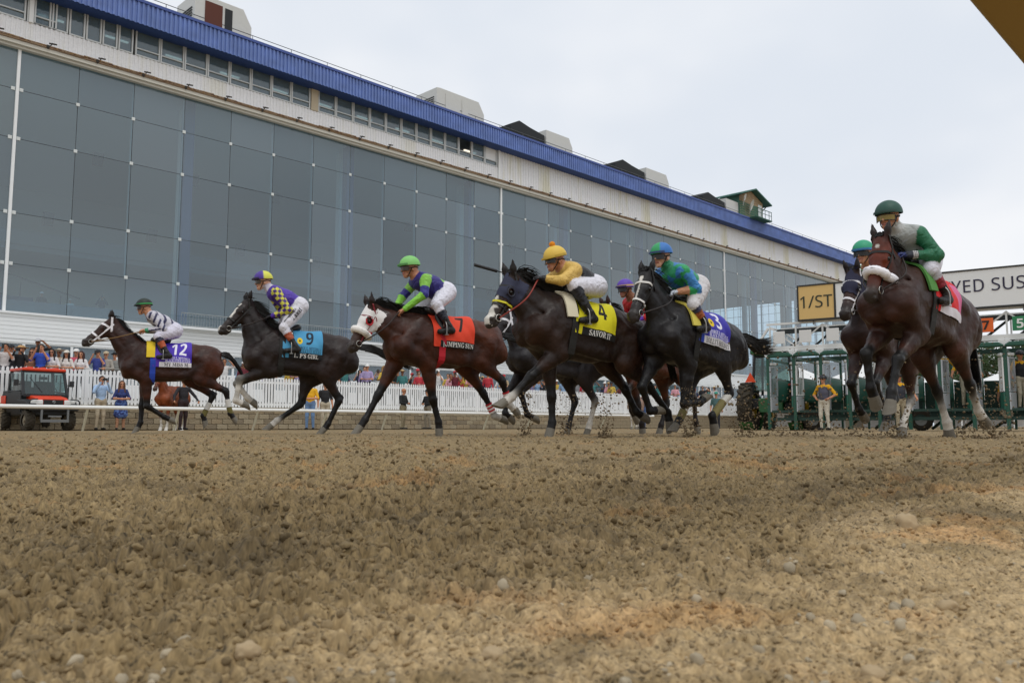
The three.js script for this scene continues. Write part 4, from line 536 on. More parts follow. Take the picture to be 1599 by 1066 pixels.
HS.push(buildHorse({ seed: 4, group: GR, label: 'dark bay racehorse with navy and yellow blinkers and yellow saddle cloth', pos: [0.53, 0, -9.2], psi: 32, dy: -0.02, pitch: 8, poll: [0.67, 1.76], muz: [1.03, 1.19], ears: 0.75, yaw: -6, coat: { main: '#1a110e', red: '#341e13', dark: '#0d0b0a', face: 0.9 },
  foreN: [[0.1, 0.93], [0.46, 0.66], [0.7, 0.43], [0.86, 0.33]], foreF: [[0.06, 0.9], [0.03, 0.46], [0.03, 0.17], [0.07, 0.02]], hindN: [[-0.82, 0.85], [-1.17, 0.6], [-1.48, 0.29], [-1.53, 0.08]], hindF: [[-0.76, 0.86], [-1.04, 0.56], [-1.18, 0.3], [-1.34, 0.22]],
  socks: { foreN: 1 }, blaze: [[0.4, 0.99, 0.03, 0.05]], mane: 0.22, maneLift: 0.8, tail: [[-0.25, -0.1], [-0.42, -0.3], [-0.5, -0.55]],
  tack: { bridle: '#1c1a18', hood: { color: '#2b2e44', cup: '#1b1d30', to: 0.47, band: '#d8cf2a', full: true }, cloth: { color: '#e0d61c', band: '#141414', ink: '#151515', bandInk: '#ecebe6', num: '4', text: 'SAVOR IT', l1: '', l2: '', pad: '#d8cfb4', x1: -0.6, angle: 1.6 } } }));
HS.push(buildHorse({ seed: 3, group: GR, label: 'near black racehorse with white star and purple and white saddle cloth', pos: [1.93, 0, -9.6], psi: 42, dy: -0.06, pitch: 7, poll: [0.6, 1.86], muz: [0.9, 1.37], ears: 1.25, yaw: -6, coat: { main: '#151213', red: '#1e1a1b', dark: '#0c0b0c' },
  foreN: [[0.02, 0.82], [0.07, 0.38], [-0.23, 0.4], [-0.38, 0.48]], foreF: [[0.26, 0.88], [0.53, 0.57], [0.4, 0.3], [0.22, 0.31]], hindN: [[-0.64, 0.9], [-0.82, 0.52], [-0.48, 0.25], [-0.53, 0.06]], hindF: [[-0.52, 0.86], [-0.36, 0.46], [-0.14, 0.2], [0.0, 0.07]],
  wraps: [['hindN', '#d0cdc4', null, 0.1, 0.4], ['hindN', '#7d7448', null, 0.4, 1.1], ['hindF', '#d0cdc4', null, 0.3, 0.6], ['hindF', '#6f683f', null, 0.6, 1.1]], blaze: [[0.12, 0.28, 0.024, 0.02], [0.28, 0.62, 0.007, 0.012]], mane: 0.2, maneLift: 0.45, tail: [[-0.22, 0.0], [-0.5, -0.1], [-0.85, -0.05]], tailSpread: 1.2,
  tack: { bridle: '#1a1716', nose: '#e0ddd8', brow: '#e0ddd8', cloth: { color: '#3a35a6', front: '#2c46b8', band: '#dcdadc', ink: '#e9e8f2', bandInk: '#15151c', num: '3', text: 'HOLLY\u2019S HOLIDAY', badge: true, pad: '#dccb5a', x1: -0.68 } } }));
HS.push(buildHorse({ seed: 8, group: GR, label: 'bay racehorse with white sheepskin noseband and red saddle cloth, nearest at right', pos: [3.78, 0.05, -7.9], psi: 38.5, dy: 0.0, pitch: 9, yaw: 4, poll: [0.46, 1.83], muz: [0.72, 1.26], ears: 1.15, coat: { main: '#291913', red: '#432419', dark: '#0f0d0c', faceCol: '#6a2b16' },
  foreN: [[0.1, 0.93], [0.45, 0.68], [0.57, 0.39], [0.62, 0.21]], foreF: [[0.22, 0.96], [0.56, 0.74], [0.52, 0.43], [0.44, 0.28]], hindN: [[-0.68, 0.85], [-0.98, 0.5], [-1.2, 0.23], [-1.34, 0.11]], hindF: [[-0.55, 0.8], [-0.83, 0.44], [-0.97, 0.12], [-1.02, -0.03]],
  socks: { hindN: 1.5, hindF: 1.5 }, blaze: [[0.13, 0.2, 0.012, 0.02]], mane: 0.18, maneLift: 0.8, tail: [[-0.12, -0.1], [-0.2, -0.4], [-0.24, -0.8]],
  tack: { bridle: '#1a1715', roll: '#f0eef2', cloth: { color: '#d11f22', front: '#d11f22', band: '#dcd8e0', rear: '#cf6a94', ink: '#8a1220', bandInk: '#6a6480', num: '', l1: '', l2: '', text: '', pad: '#4f8a3e', x1: -0.62 } } }));
// the three runners half hidden behind
HS.push(buildHorse({ seed: 10, group: GR, label: 'dark bay racehorse in a navy hood, half hidden behind the rightmost horse', pos: [4.47, 0.03, -10.1], psi: 42, dy: 0.0, pitch: 6, poll: [0.62, 1.93], muz: [0.9, 1.4], ears: 0.7, coat: { main: '#201412', red: '#402319', dark: '#0f0c0c', face: 0.8 }, cell: 0.021,
  foreN: [[0.1, 0.93], [0.4, 0.6], [0.2, 0.35], [0.04, 0.3]], foreF: [[0.25, 0.96], [0.5, 0.6], [0.35, 0.3], [0.22, 0.2]], hindN: [[-0.5, 0.85], [-0.55, 0.42], [-0.35, 0.14], [-0.3, 0.0]], hindF: [[-0.6, 0.85], [-0.7, 0.45], [-0.4, 0.2], [-0.3, 0.05]], socks: { hindN: 2 },
  tack: { bridle: '#e4e2e6', bw: 0.026, hood: { color: '#20203a', to: 0.5, cup: '#15152a' }, cloth: { color: '#e8e6e8', band: '#e8e6e8', ink: '#222', bandInk: '#222', num: '', text: '', l1: '', l2: '' } } }));
HS.push(buildHorse({ seed: 6, group: GR, label: 'dark grey racehorse with white bridle, half hidden behind the yellow cloth horse', pos: [0.42, 0, -12.6], psi: 32, dy: -0.02, pitch: 4, poll: [0.62, 1.84], muz: [0.98, 1.33], ears: 1.2, yaw: -10, coat: { main: '#29272a', red: '#322b2c', dark: '#141214', nose: '#636266' }, cell: 0.021,
  foreN: [[0.1, 0.93], [0.42, 0.62], [0.3, 0.3], [0.12, 0.22]], foreF: [[0.2, 0.95], [0.5, 0.62], [0.55, 0.32], [0.42, 0.22]], hindN: [[-0.7, 0.9], [-0.95, 0.5], [-0.85, 0.15], [-0.8, 0.0]], hindF: [[-0.6, 0.9], [-0.75, 0.5], [-0.62, 0.15], [-0.58, 0.0]], socks: { hindN: 2 },
  tack: { bridle: '#e9e7ea', bw: 0.034, cloth: { color: '#1b1b1d', band: '#1b1b1d', ink: '#ddd', bandInk: '#ddd', num: '', text: '', l1: '', l2: '' } } }));
HS.push(buildHorse({ seed: 1, group: GR, label: 'chestnut racehorse showing only ears and legs between two dark horses', pos: [1.98, 0, -12.8], psi: 36, dy: 0, pitch: 4, poll: [0.72, 1.95], muz: [1.05, 1.42], ears: 0.6, coat: { main: '#411e0f', red: '#592a14', dark: '#190f0c' }, cell: 0.021,
  foreN: [[0.1, 0.93], [0.4, 0.66], [0.3, 0.36], [0.2, 0.22]], foreF: [[0.05, 0.93], [-0.05, 0.47], [-0.12, 0.17], [-0.14, 0.0]], hindN: [[-0.75, 0.9], [-1.05, 0.58], [-1.1, 0.2], [-1.15, 0.03]], hindF: [[-0.6, 0.9], [-0.7, 0.48], [-0.55, 0.15], [-0.5, 0.0]],
  tack: { bridle: '#e4e2e6', cloth: { color: '#7a2a9a', band: '#7a2a9a', ink: '#eee', bandInk: '#eee', num: '', text: '', l1: '', l2: '' } } }));
// ---------- people ----------
const SKIN = ['#c98f6e', '#b97f5e', '#8a5a3e', '#d7a384', '#a06b4b'];
function handBones(F, w, dir, up, tag, sc = 1, curl = 0.9) { // w: wrist; dir: along the hand; up: back of the hand
  const d = V(dir).normalize(), u = V(up).addScaledVector(d, -V(up).dot(d)).normalize(), s = d.clone().cross(u), P = (a, b, c) => { const q = V(w).addScaledVector(d, a * sc).addScaledVector(u, b * sc).addScaledVector(s, c * sc); return [q.x, q.y, q.z]; };
  F.bone(P(0, 0, 0), P(0.06, 0, 0), 0.026 * sc, 0.028 * sc, { tag, k: 0.012 }); F.bone(P(0.045, 0, -0.02), P(0.045, 0, 0.02), 0.022 * sc, 0.022 * sc, { tag, k: 0.012 });
  [[-0.03, 0.032], [-0.01, 0.04], [0.01, 0.038], [0.03, 0.03]].forEach(([c, l]) => { const k = [0.08, 0, c], a = curl, m = [0.08 + l * Math.cos(a * 0.6), -l * Math.sin(a * 0.6), c], e = [m[0] + l * 0.8 * Math.cos(a * 1.6), m[1] - l * 0.8 * Math.sin(a * 1.6), c]; F.bone(P(...k), P(...m), 0.0095 * sc, 0.009 * sc, { tag, k: 0.004 }); F.bone(P(...m), P(...e), 0.009 * sc, 0.008 * sc, { tag, k: 0.003 }); });
  F.bone(P(0.02, -0.005, -0.028), P(0.05, -0.02, -0.05), 0.011 * sc, 0.01 * sc, { tag, k: 0.006 }); F.bone(P(0.05, -0.02, -0.05), P(0.078, -0.034, -0.046), 0.01 * sc, 0.0085 * sc, { tag, k: 0.003 });
}
function headBones(F, h, t = 'skin', sc = 1, dirDeg = 0) {
  const c = Math.cos(dirDeg), s = Math.sin(dirDeg), Q = (x, y, z = 0) => [h[0] + x * c * sc, h[1] + y * sc, h[2] + (z + x * s) * sc];
  F.bone(Q(-0.02, 0.03), Q(0.015, 0.035), 0.092 * sc, 0.085 * sc, { w: 0.86, tag: t, k: 0.03 }); F.bone(Q(0.035, -0.01), Q(0.045, -0.075), 0.062 * sc, 0.042 * sc, { w: 0.92, tag: t, k: 0.03 }); F.bone(Q(0.05, -0.095), Q(0.06, -0.1), 0.028 * sc, 0.024 * sc, { tag: t, k: 0.02 });
  F.bone(Q(0.09, 0.0), Q(0.108, -0.032), 0.011 * sc, 0.015 * sc, { tag: t, k: 0.012 }); F.bone(Q(0.085, -0.066, -0.02), Q(0.085, -0.066, 0.02), 0.011 * sc, 0.011 * sc, { tag: 'lip', k: 0.01 });
  for (const z of [-1, 1]) { F.bone(Q(-0.005, -0.005, z * 0.08), Q(-0.015, -0.03, z * 0.08), 0.018 * sc, 0.012 * sc, { tag: t, k: 0.01, w: 0.6 }); F.bone(Q(0.088, 0.008, z * 0.033), Q(0.088, 0.008, z * 0.033), 0.014 * sc, 0.014 * sc, { tag: 'eye', k: 0.006 }); F.bone(Q(0.086, 0.032, z * 0.018), Q(0.08, 0.034, z * 0.05), 0.008 * sc, 0.008 * sc, { tag: 'brow', k: 0.006 }); }
}
function helmet(parent, h, o) { // jockey helmet with its cloth cap, goggles, chin strap
  const g = new THREE.SphereGeometry(0.128, 36, 20, 0, 6.2832, 0, 1.66), p = g.attributes.position, col = []; g.scale(1.1, 0.98, 0.95);
  for (let i = 0; i < p.count; i++) { const x = p.getX(i), y = p.getY(i), z = p.getZ(i); col.push(...lin(o.cap(Math.atan2(z, x), y / 0.125, x, z))); }
  g.setAttribute('color', new THREE.Float32BufferAttribute(col, 3)); const H = part('helmet', g, std(0xffffff, 0.55, 0, { vertexColors: true, side: THREE.DoubleSide }), parent); H.position.set(h[0] - 0.005, h[1] + 0.055, h[2]); H.rotation.z = -(o.tilt ?? 0.12);
  const br = new THREE.SphereGeometry(0.128, 24, 6, Math.PI * 0.5 + 0.5, Math.PI - 1.0, 1.4, 0.26); br.scale(1.36, 0.7, 0.98); part('brim', br, std(o.brim ?? 0x141414, 0.5, 0, { side: THREE.DoubleSide }), H);
  if (o.pom) { const pg = new THREE.IcosahedronGeometry(0.034, 3), pp = pg.attributes.position, R = rng(3); for (let i = 0; i < pp.count; i++) { const k = 0.9 + 0.2 * hash3(Math.round(pp.getX(i) * 900), Math.round(pp.getY(i) * 900), Math.round(pp.getZ(i) * 900)); pp.setXYZ(i, pp.getX(i) * k, pp.getY(i) * k + 0.14, pp.getZ(i) * k); } part('pompom', pg, std(o.pom, 0.95), H); }
  const G = new THREE.Group(); G.name = 'goggles'; parent.add(G); G.position.set(h[0], h[1] - 0.006, h[2]); const lens = new THREE.CylinderGeometry(0.116, 0.112, 0.055, 20, 1, true, Math.PI * 0.5 - 1.05, 2.1); lens.scale(1.0, 1, 0.88);
  part('lens', lens, std(o.lens ?? 0x0e0c0b, 0.25, 0, { side: THREE.DoubleSide }), G); const fr = []; for (let i = -8; i <= 8; i++) { const th = i / 8 * 1.08; fr.push([Math.cos(th) * 0.118, 0.028, Math.sin(th) * 0.102]); } const fr2 = fr.map(([x, y, z]) => [x - 0.003, -0.028, z]).reverse(); part('frame', tube([...fr, ...fr2], 0.0045, 6, 60, true), std(o.gog ?? 0x2a2622, 0.4), G);
  const st = []; for (let i = 0; i < 20; i++) { const th = i / 20 * 6.2832; st.push([Math.cos(th) * 0.112 - 0.004, 0.012 + (Math.cos(th) < 0 ? 0.02 : 0), Math.sin(th) * 0.09]); } part('strap', tube(st, 0.006, 5, 40, true), std(0x151413, 0.7), G);
  part('chin_strap', tube([[h[0], h[1] + 0.02, h[2] - 0.085], [h[0] + 0.03, h[1] - 0.07, h[2] - 0.06], [h[0] + 0.045, h[1] - 0.115, h[2]], [h[0] + 0.03, h[1] - 0.07, h[2] + 0.06], [h[0], h[1] + 0.02, h[2] + 0.085]], 0.006, 5), std(0x151413, 0.7), parent);
}
const clothBump = dataTex(256, (u, v) => { const a = tfbm(u, v * 0.7, 7, 4, 71), b = Math.abs(2 * tfbm(u, v, 5, 3, 77) - 1); const k = a * 0.5 + b * 0.5; return [k, k, k]; }, false);
const silkMat = new THREE.MeshStandardMaterial({ vertexColors: true, roughness: 0.55, bumpMap: clothBump, bumpScale: 0.03 });
silkMat.bumpMap.repeat.set(3, 3);
const fontS = await new FontLoader().loadAsync('fonts/droid/droid_serif_bold.typeface.json');
function textFlat(w, size) { const g = new TextGeometry(w, { font: fontS, size, depth: 0.012, curveSegments: 2, bevelEnabled: false }); g.center(); return g; }
function jockey(hs, o) {
  const T0 = hs.t, t = thing('jockey_person', o.label, 'person', T0.position.toArray(), T0.rotation.y, 'jockeys riding the racehorses'); t.name = numbered('jockey');
  const F = new Flesh([-0.75, 1.0, -0.46], [0.75, 2.62, 0.46], o.cell ?? 0.0112), m = (a, b, q) => a.map((v, i) => lerp(v, b[i], q)), B = (a, b, r0, r1, tag, k = 0.02, w = 1) => F.bone(a, b, r0, r1, { tag, k, w });
  const sh = [o.sh[0], o.sh[1], 0], hip = [o.hip[0], o.hip[1], 0], head = [o.head[0], o.head[1], o.headZ ?? 0];
  const up = [sh[0] - hip[0], sh[1] - hip[1]], ul = Math.hypot(...up), nn = [up[1] / ul, -up[0] / ul]; // belly side
  B([hip[0], hip[1], -0.08], [hip[0], hip[1], 0.08], 0.125, 0.125, 'pants', 0.05); B(m(hip, sh, 0.12), m(hip, sh, 0.55), 0.13, 0.135, 'torso', 0.05, 1.12); B(m(hip, sh, 0.5), m(hip, sh, 0.95), 0.135, 0.125, 'torso', 0.05, 1.3); B([sh[0], sh[1], -0.13], [sh[0], sh[1], 0.13], 0.085, 0.085, 'torso', 0.05);
  B(m(sh, head, 0.05), m(sh, head, 0.7), 0.085, 0.062, 'neck', 0.04); headBones(F, head);
  for (const s of [-1, 1]) {
    const near = s < 0, A = near ? o : { ...o, ...(o.far ?? {}) }, S = [sh[0], sh[1] - 0.01, s * 0.175], E = [A.elbow[0], A.elbow[1], s * (o.ez ?? 0.24)], W = [A.hand[0], A.hand[1], s * (o.hz ?? 0.1)];
    B(S, E, 0.07, 0.056, 'uarm' + s, 0.035); B(E, m(E, W, 0.92), 0.056, 0.038, 'farm' + s, 0.025); const d = V(W).sub(V(E)).normalize(); handBones(F, W, [d.x + 0.3, d.y - 0.1, d.z], [0, 1, s * -0.3], 'glove', 1, 1.5);
    const Hp = [hip[0], hip[1] - 0.03, s * 0.11], Kn = [A.knee[0], A.knee[1], s * 0.23], An = [A.ankle[0], A.ankle[1], s * 0.285], To = [A.ankle[0] + 0.14, A.ankle[1] - 0.085, s * 0.3], He = [A.ankle[0] - 0.05, A.ankle[1] - 0.06, s * 0.285];
    B(Hp, Kn, 0.108, 0.072, 'pants', 0.05); B(m(Hp, Kn, 0.3), m(Hp, Kn, 0.7), 0.1, 0.09, 'pants', 0.04); B(Kn, m(Kn, An, 0.3), 0.068, 0.062, 'knee', 0.02); B(m(Kn, An, 0.3), m(Kn, An, 0.62), 0.062, 0.052, 'shin', 0.01); B(m(Kn, An, 0.62), An, 0.05, 0.042, 'boot', 0.01); B(He, To, 0.042, 0.036, 'boot', 0.03, 0.95); B(An, He, 0.04, 0.04, 'boot', 0.02);
  }
  const c = o.col, get = (v, ...a) => lin(typeof v === 'function' ? v(...a) : v), skin = SKIN[o.skin ?? 0];
  const color = (tg, tt, x, y, z) => {
    if (tg === 'pants') { if (o.letters && Math.abs(z) > 0.2) return get(c.pants); return get(c.pants); } if (tg === 'torso') { const v = ((x - hip[0]) * up[0] + (y - hip[1]) * up[1]) / (ul * ul); return get(c.torso, v, z, x, y); }
    if (tg.startsWith('uarm')) return get(c.uarm ?? c.torso, tt, z, x, y); if (tg.startsWith('farm')) return tt > (c.cuffAt ?? 0.86) ? get(c.cuff ?? c.farm ?? c.torso, tt, z, x, y) : get(c.farm ?? c.uarm ?? c.torso, tt, z, x, y);
    if (tg === 'knee') return get(c.knee ?? c.pants); if (tg === 'shin') return get(c.shin ?? '#181614'); if (tg === 'boot') return get('#171514'); if (tg === 'glove') return get(c.glove ?? skin); if (tg === 'eye') return get('#2a1c16'); if (tg === 'brow') return get('#3a281e'); if (tg === 'lip') return get('#a06050'); if (tg === 'neck') return get(c.collar ?? skin); return get(skin);
  };
  part('body', F.mesh(color), silkMat, t); helmet(t, head, o.hat);
  if (o.letters) { const hpv = V([hip[0], hip[1] - 0.03, -0.11]), knv = V([o.knee[0], o.knee[1], -0.23]), dv = knv.clone().sub(hpv), ang = Math.atan2(-dv.y, -dv.x); o.letters.forEach((w, i) => { const g = textFlat(w, i ? 0.028 : 0.05); g.rotateY(Math.PI); g.rotateZ(ang); const c = hpv.clone().lerp(knv, 0.55); g.translate(c.x + Math.sin(ang) * (i ? 0.05 : -0.01) * 1, c.y - Math.cos(ang) * (i ? 0.05 : -0.01), c.z - 0.097); part('trouser_lettering', g, std(0x14141a, 0.7), t); }); }
  const st = hs.t; for (const s of [-1, 1]) { const A = s < 0 ? o : { ...o, ...(o.far ?? {}) }, x = A.ankle[0] + 0.06, y = A.ankle[1] - 0.02, z = s * 0.295; part('stirrup', merge([tube([[x, y - 0.1, z - 0.05], [x, y + 0.02, z - 0.045], [x, y + 0.075, z], [x, y + 0.02, z + 0.045], [x, y - 0.1, z + 0.05]], 0.007, 6), box(0.05, 0.012, 0.11, x, y - 0.105, z), beam([x, y + 0.07, z], [x - 0.02, Math.max(y + 0.14, hs.T(-0.15, 1.5)[1]), s * 0.22], 0.024, 0.006)]), std(0x9a9894, 0.3, 0.8), st); }
  if (o.rein !== false) for (const s of [-1, 1]) { const b = hs.Hd(0.8, 0.125, s * 0.062), A = s < 0 ? o : { ...o, ...(o.far ?? {}) }, w = [A.hand[0] + 0.05, A.hand[1] - 0.015, s * (o.hz ?? 0.1) * 0.95]; part('rein', tube([b, [lerp(b[0], w[0], 0.5), lerp(b[1], w[1], 0.5) - 0.03, lerp(b[2], w[2], 0.5) + s * 0.12], w], 0.0085, 6, 24), std(o.reinColor ?? 0x241812, 0.6), st); }
  return t;
}
const G2 = (a, b) => (th) => (Math.floor((th + Math.PI) / (Math.PI / 2)) % 2 ? a : b);
jockey(HS[0], { label: 'jockey in white silks with navy stripes and dark green cap', head: [0.16, 2.24], sh: [0.01, 2.09], hip: [-0.38, 1.86], elbow: [-0.17, 1.86], hand: [0.12, 1.83], knee: [-0.08, 1.71], ankle: [-0.24, 1.43], hat: { cap: (th, y) => (y < 0.16 && y > 0.04 ? '#2f9a4a' : '#16241c'), brim: 0x16241c, gog: 0x2a2622, lens: 0x2c160e }, reinColor: 0x7a5a2a,
  col: { torso: (v, z) => (Math.abs(((v + Math.abs(z) * 2.2) % 0.36) - 0.18) < 0.055 && Math.abs(z) > 0.02 ? '#23234d' : '#c6c3cb'), uarm: (t, z, x, y) => (Math.sin(x * 62 + y * 20) > 0.35 ? '#23234d' : '#c6c3cb'), farm: (t, z, x, y) => (Math.sin(y * 80 + x * 15) > 0.4 ? '#23234d' : '#c6c3cb'), cuff: '#3f9a72', pants: '#d4d0de', knee: '#24243c', shin: '#b4532c' } });
jockey(HS[1], { label: 'jockey in purple silks with yellow diamonds and quartered cap', head: [0.25, 2.3], sh: [0.08, 2.15], hip: [-0.3, 1.97], elbow: [-0.1, 1.87], hand: [0.12, 1.78], knee: [-0.04, 1.6], ankle: [-0.2, 1.33], letters: ['JEFF RUBY', 'STEAKHOUSE'], skin: 3, hat: { cap: G2('#4a2f92', '#d8d850'), brim: 0x1a1330, gog: 0x2a2622, lens: 0x3a2c14 },
  col: { torso: '#4c2fa0', uarm: (t, z, x, y) => ((Math.floor((x + y) * 14) + Math.floor((x - y) * 14)) & 1 ? '#d8d24c' : '#47257c'), cuff: '#5a35b0', glove: '#17161a', collar: '#cfcad8', pants: '#dcdae2', knee: '#d2d0d8', shin: '#a9512f' } });
jockey(HS[2], { label: 'jockey in navy and lime green silks with lime cap reaching down the neck', head: [0.21, 2.18], sh: [0.06, 2.04], hip: [-0.3, 1.92], elbow: [0.11, 1.82], hand: [0.33, 1.62], far: { elbow: [0.2, 1.84], hand: [0.36, 1.66] }, knee: [-0.07, 1.71], ankle: [-0.23, 1.43], skin: 1, hat: { cap: () => '#7fc46c', brim: 0x4f8a48, gog: 0x2a2622, lens: 0x3a2a16 },
  col: { torso: (v, z, x, y) => { for (const [vv, zz] of [[0.3, -0.1], [0.62, 0.02], [0.85, -0.12], [0.4, 0.12], [0.1, -0.14]]) if (Math.hypot((v - vv) * 0.45, z - zz) < 0.045) return '#8ac24a'; return '#2c2474'; }, uarm: (t) => (t < 0.55 ? '#86c248' : '#2a2a80'), farm: () => '#86cc44', cuff: '#86cc44', pants: '#e2e0ea', knee: '#e2e0ea', shin: '#1a1d2c' } });
jockey(HS[3], { label: 'jockey in yellow and black silks with pompom cap crouched low', head: [0.06, 1.96], sh: [-0.1, 1.86], hip: [-0.45, 1.72], elbow: [0.14, 1.7], hand: [0.3, 1.73], knee: [-0.03, 1.66], ankle: [-0.22, 1.36], skin: 1, hat: { cap: (th, y) => (y < 0.1 ? '#b89a30' : '#dcb848'), brim: 0xc8a83c, tilt: 0.3, pom: 0xe08a1c, lens: 0x15110e }, reinColor: 0x8a2f22,
  col: { torso: (v, z) => (v > 0.82 ? '#d6b058' : '#17151a'), uarm: '#d6b058', farm: '#d6b058', cuff: '#1a1a1c', glove: '#232226', pants: '#dcdae2', knee: '#1b1b22', shin: '#1b1b20' } });
jockey(HS[4], { label: 'jockey in blue and green silks with blue and green cap', head: [0.29, 2.05], sh: [0.1, 1.9], hip: [-0.3, 1.79], elbow: [-0.04, 1.7], hand: [0.13, 1.66], knee: [0.02, 1.5], ankle: [-0.12, 1.31], skin: 3, hat: { cap: (th) => (Math.abs(th) < 0.55 || Math.abs(th) > 2.6 ? '#2c9a5a' : '#2f70b8'), brim: 0x1f3a66, lens: 0x14110e, gog: 0x2a2622 }, reinColor: 0x2a2322,
  col: { torso: (v, z, x, y) => (fbm(x * 9 + 3.3, y * 9, z * 9 + 1.7, 2) > 0.62 ? '#2b9a6a' : '#3a7cc0'), uarm: (t, z, x, y) => (fbm(x * 8 + 5, y * 8, z * 8, 2) > 0.5 ? '#269a5a' : '#3a84c4'), farm: (t) => (t > 0.45 ? '#c8906c' : '#25a05c'), cuffAt: 0.5, cuff: '#c8906c', glove: '#c6ccd6', collar: '#2b8a62', pants: '#cfcbcb', knee: '#2a2c48', shin: '#9a5228' } });
jockey(HS[5], { label: 'jockey in silver and green silks with dark green cap on the nearest horse', head: [0.2, 2.05], sh: [0.02, 1.9], hip: [-0.3, 1.72], elbow: [-0.06, 1.68], hand: [0.18, 1.68], knee: [-0.03, 1.55], ankle: [-0.2, 1.33], skin: 0, ez: 0.29, headZ: 0.03, hat: { cap: () => '#1b4a3e', brim: 0x173c33, gog: 0x2a2622, lens: 0x8a7426 },
  col: { torso: (v, z) => (v > 0.55 && v < 0.72 && z > -0.12 && z < 0.12 ? '#2f4f46' : '#a6aaa6'), uarm: '#1e6a48', farm: (t) => (t > 0.7 ? (Math.floor(t * 40) % 2 ? '#e0dedc' : '#1a1c24') : '#1e6a48'), cuff: '#1a2030', glove: '#232f66', collar: '#b8bab8', pants: '#d2d0da', knee: '#b0aeb4', shin: '#8a2030' } });
jockey(HS[6], { label: 'jockey in green cap mostly hidden behind the nearest horse', cell: 0.016, head: [0.3, 2.16], sh: [0.1, 1.98], hip: [-0.28, 1.82], elbow: [-0.02, 1.76], hand: [0.16, 1.72], knee: [0.0, 1.58], ankle: [-0.15, 1.36], hat: { cap: (th, y) => (y < 0.08 ? '#3a78b4' : '#2a9a72'), brim: 0x2a6a9a, lens: 0x15110e }, col: { torso: '#2fae6a', pants: '#d8d6dc', knee: '#222', shin: '#222' } });
jockey(HS[7], { label: 'jockey in red and white silks glimpsed behind a dark neck', cell: 0.016, head: [0.1, 1.9], sh: [-0.08, 1.8], hip: [-0.45, 1.7], elbow: [0.1, 1.65], hand: [0.25, 1.64], knee: [-0.05, 1.58], ankle: [-0.2, 1.34], hat: { cap: () => '#d0381c', brim: 0xa02010, lens: 0x15110e }, col: { torso: (v, z, x, y) => (Math.sin(x * 40 + y * 30) > 0 ? '#c0262c' : '#d8d4d6'), pants: '#d8d6dc', knee: '#222', shin: '#222' } });
jockey(HS[8], { label: 'jockey in red silks with purple and gold cap behind the black horse', cell: 0.016, head: [0.3, 2.2], sh: [0.1, 2.05], hip: [-0.3, 1.87], elbow: [-0.02, 1.82], hand: [0.18, 1.74], knee: [-0.03, 1.58], ankle: [-0.18, 1.34], skin: 2, hat: { cap: (th, y) => (y < 0.22 && y > 0.06 ? '#d0a85a' : '#5a3aa8'), brim: 0x2a1f4a, lens: 0x15110e }, col: { torso: '#c42026', uarm: '#c42026', cuff: '#6a40b8', cuffAt: 0.6, pants: '#dcdae2', knee: '#222', shin: '#222' } });
{ const w = new THREE.Group(); w.name = 'riding_whip'; scene.add(w); const a = HS[3].t.localToWorld.call(HS[3].t, new THREE.Vector3(0, 0, 0)); HS[3].t.updateMatrixWorld(); const P = (x, y, z) => HS[3].t.localToWorld(new THREE.Vector3(x, y, z)); part('shaft', bar(P(0.34, 1.74, 0.1), P(0.98, 1.86, 0.2), 0.007, 6), std(0x121212, 0.5), w); part('flap', bar(P(0.72, 1.81, 0.16), P(0.98, 1.86, 0.2), 0.017, 8), std(0x121212, 0.5), w); tag(w, 'black riding whip pointing past the dark bay horse\u2019s ears', 'whip'); }

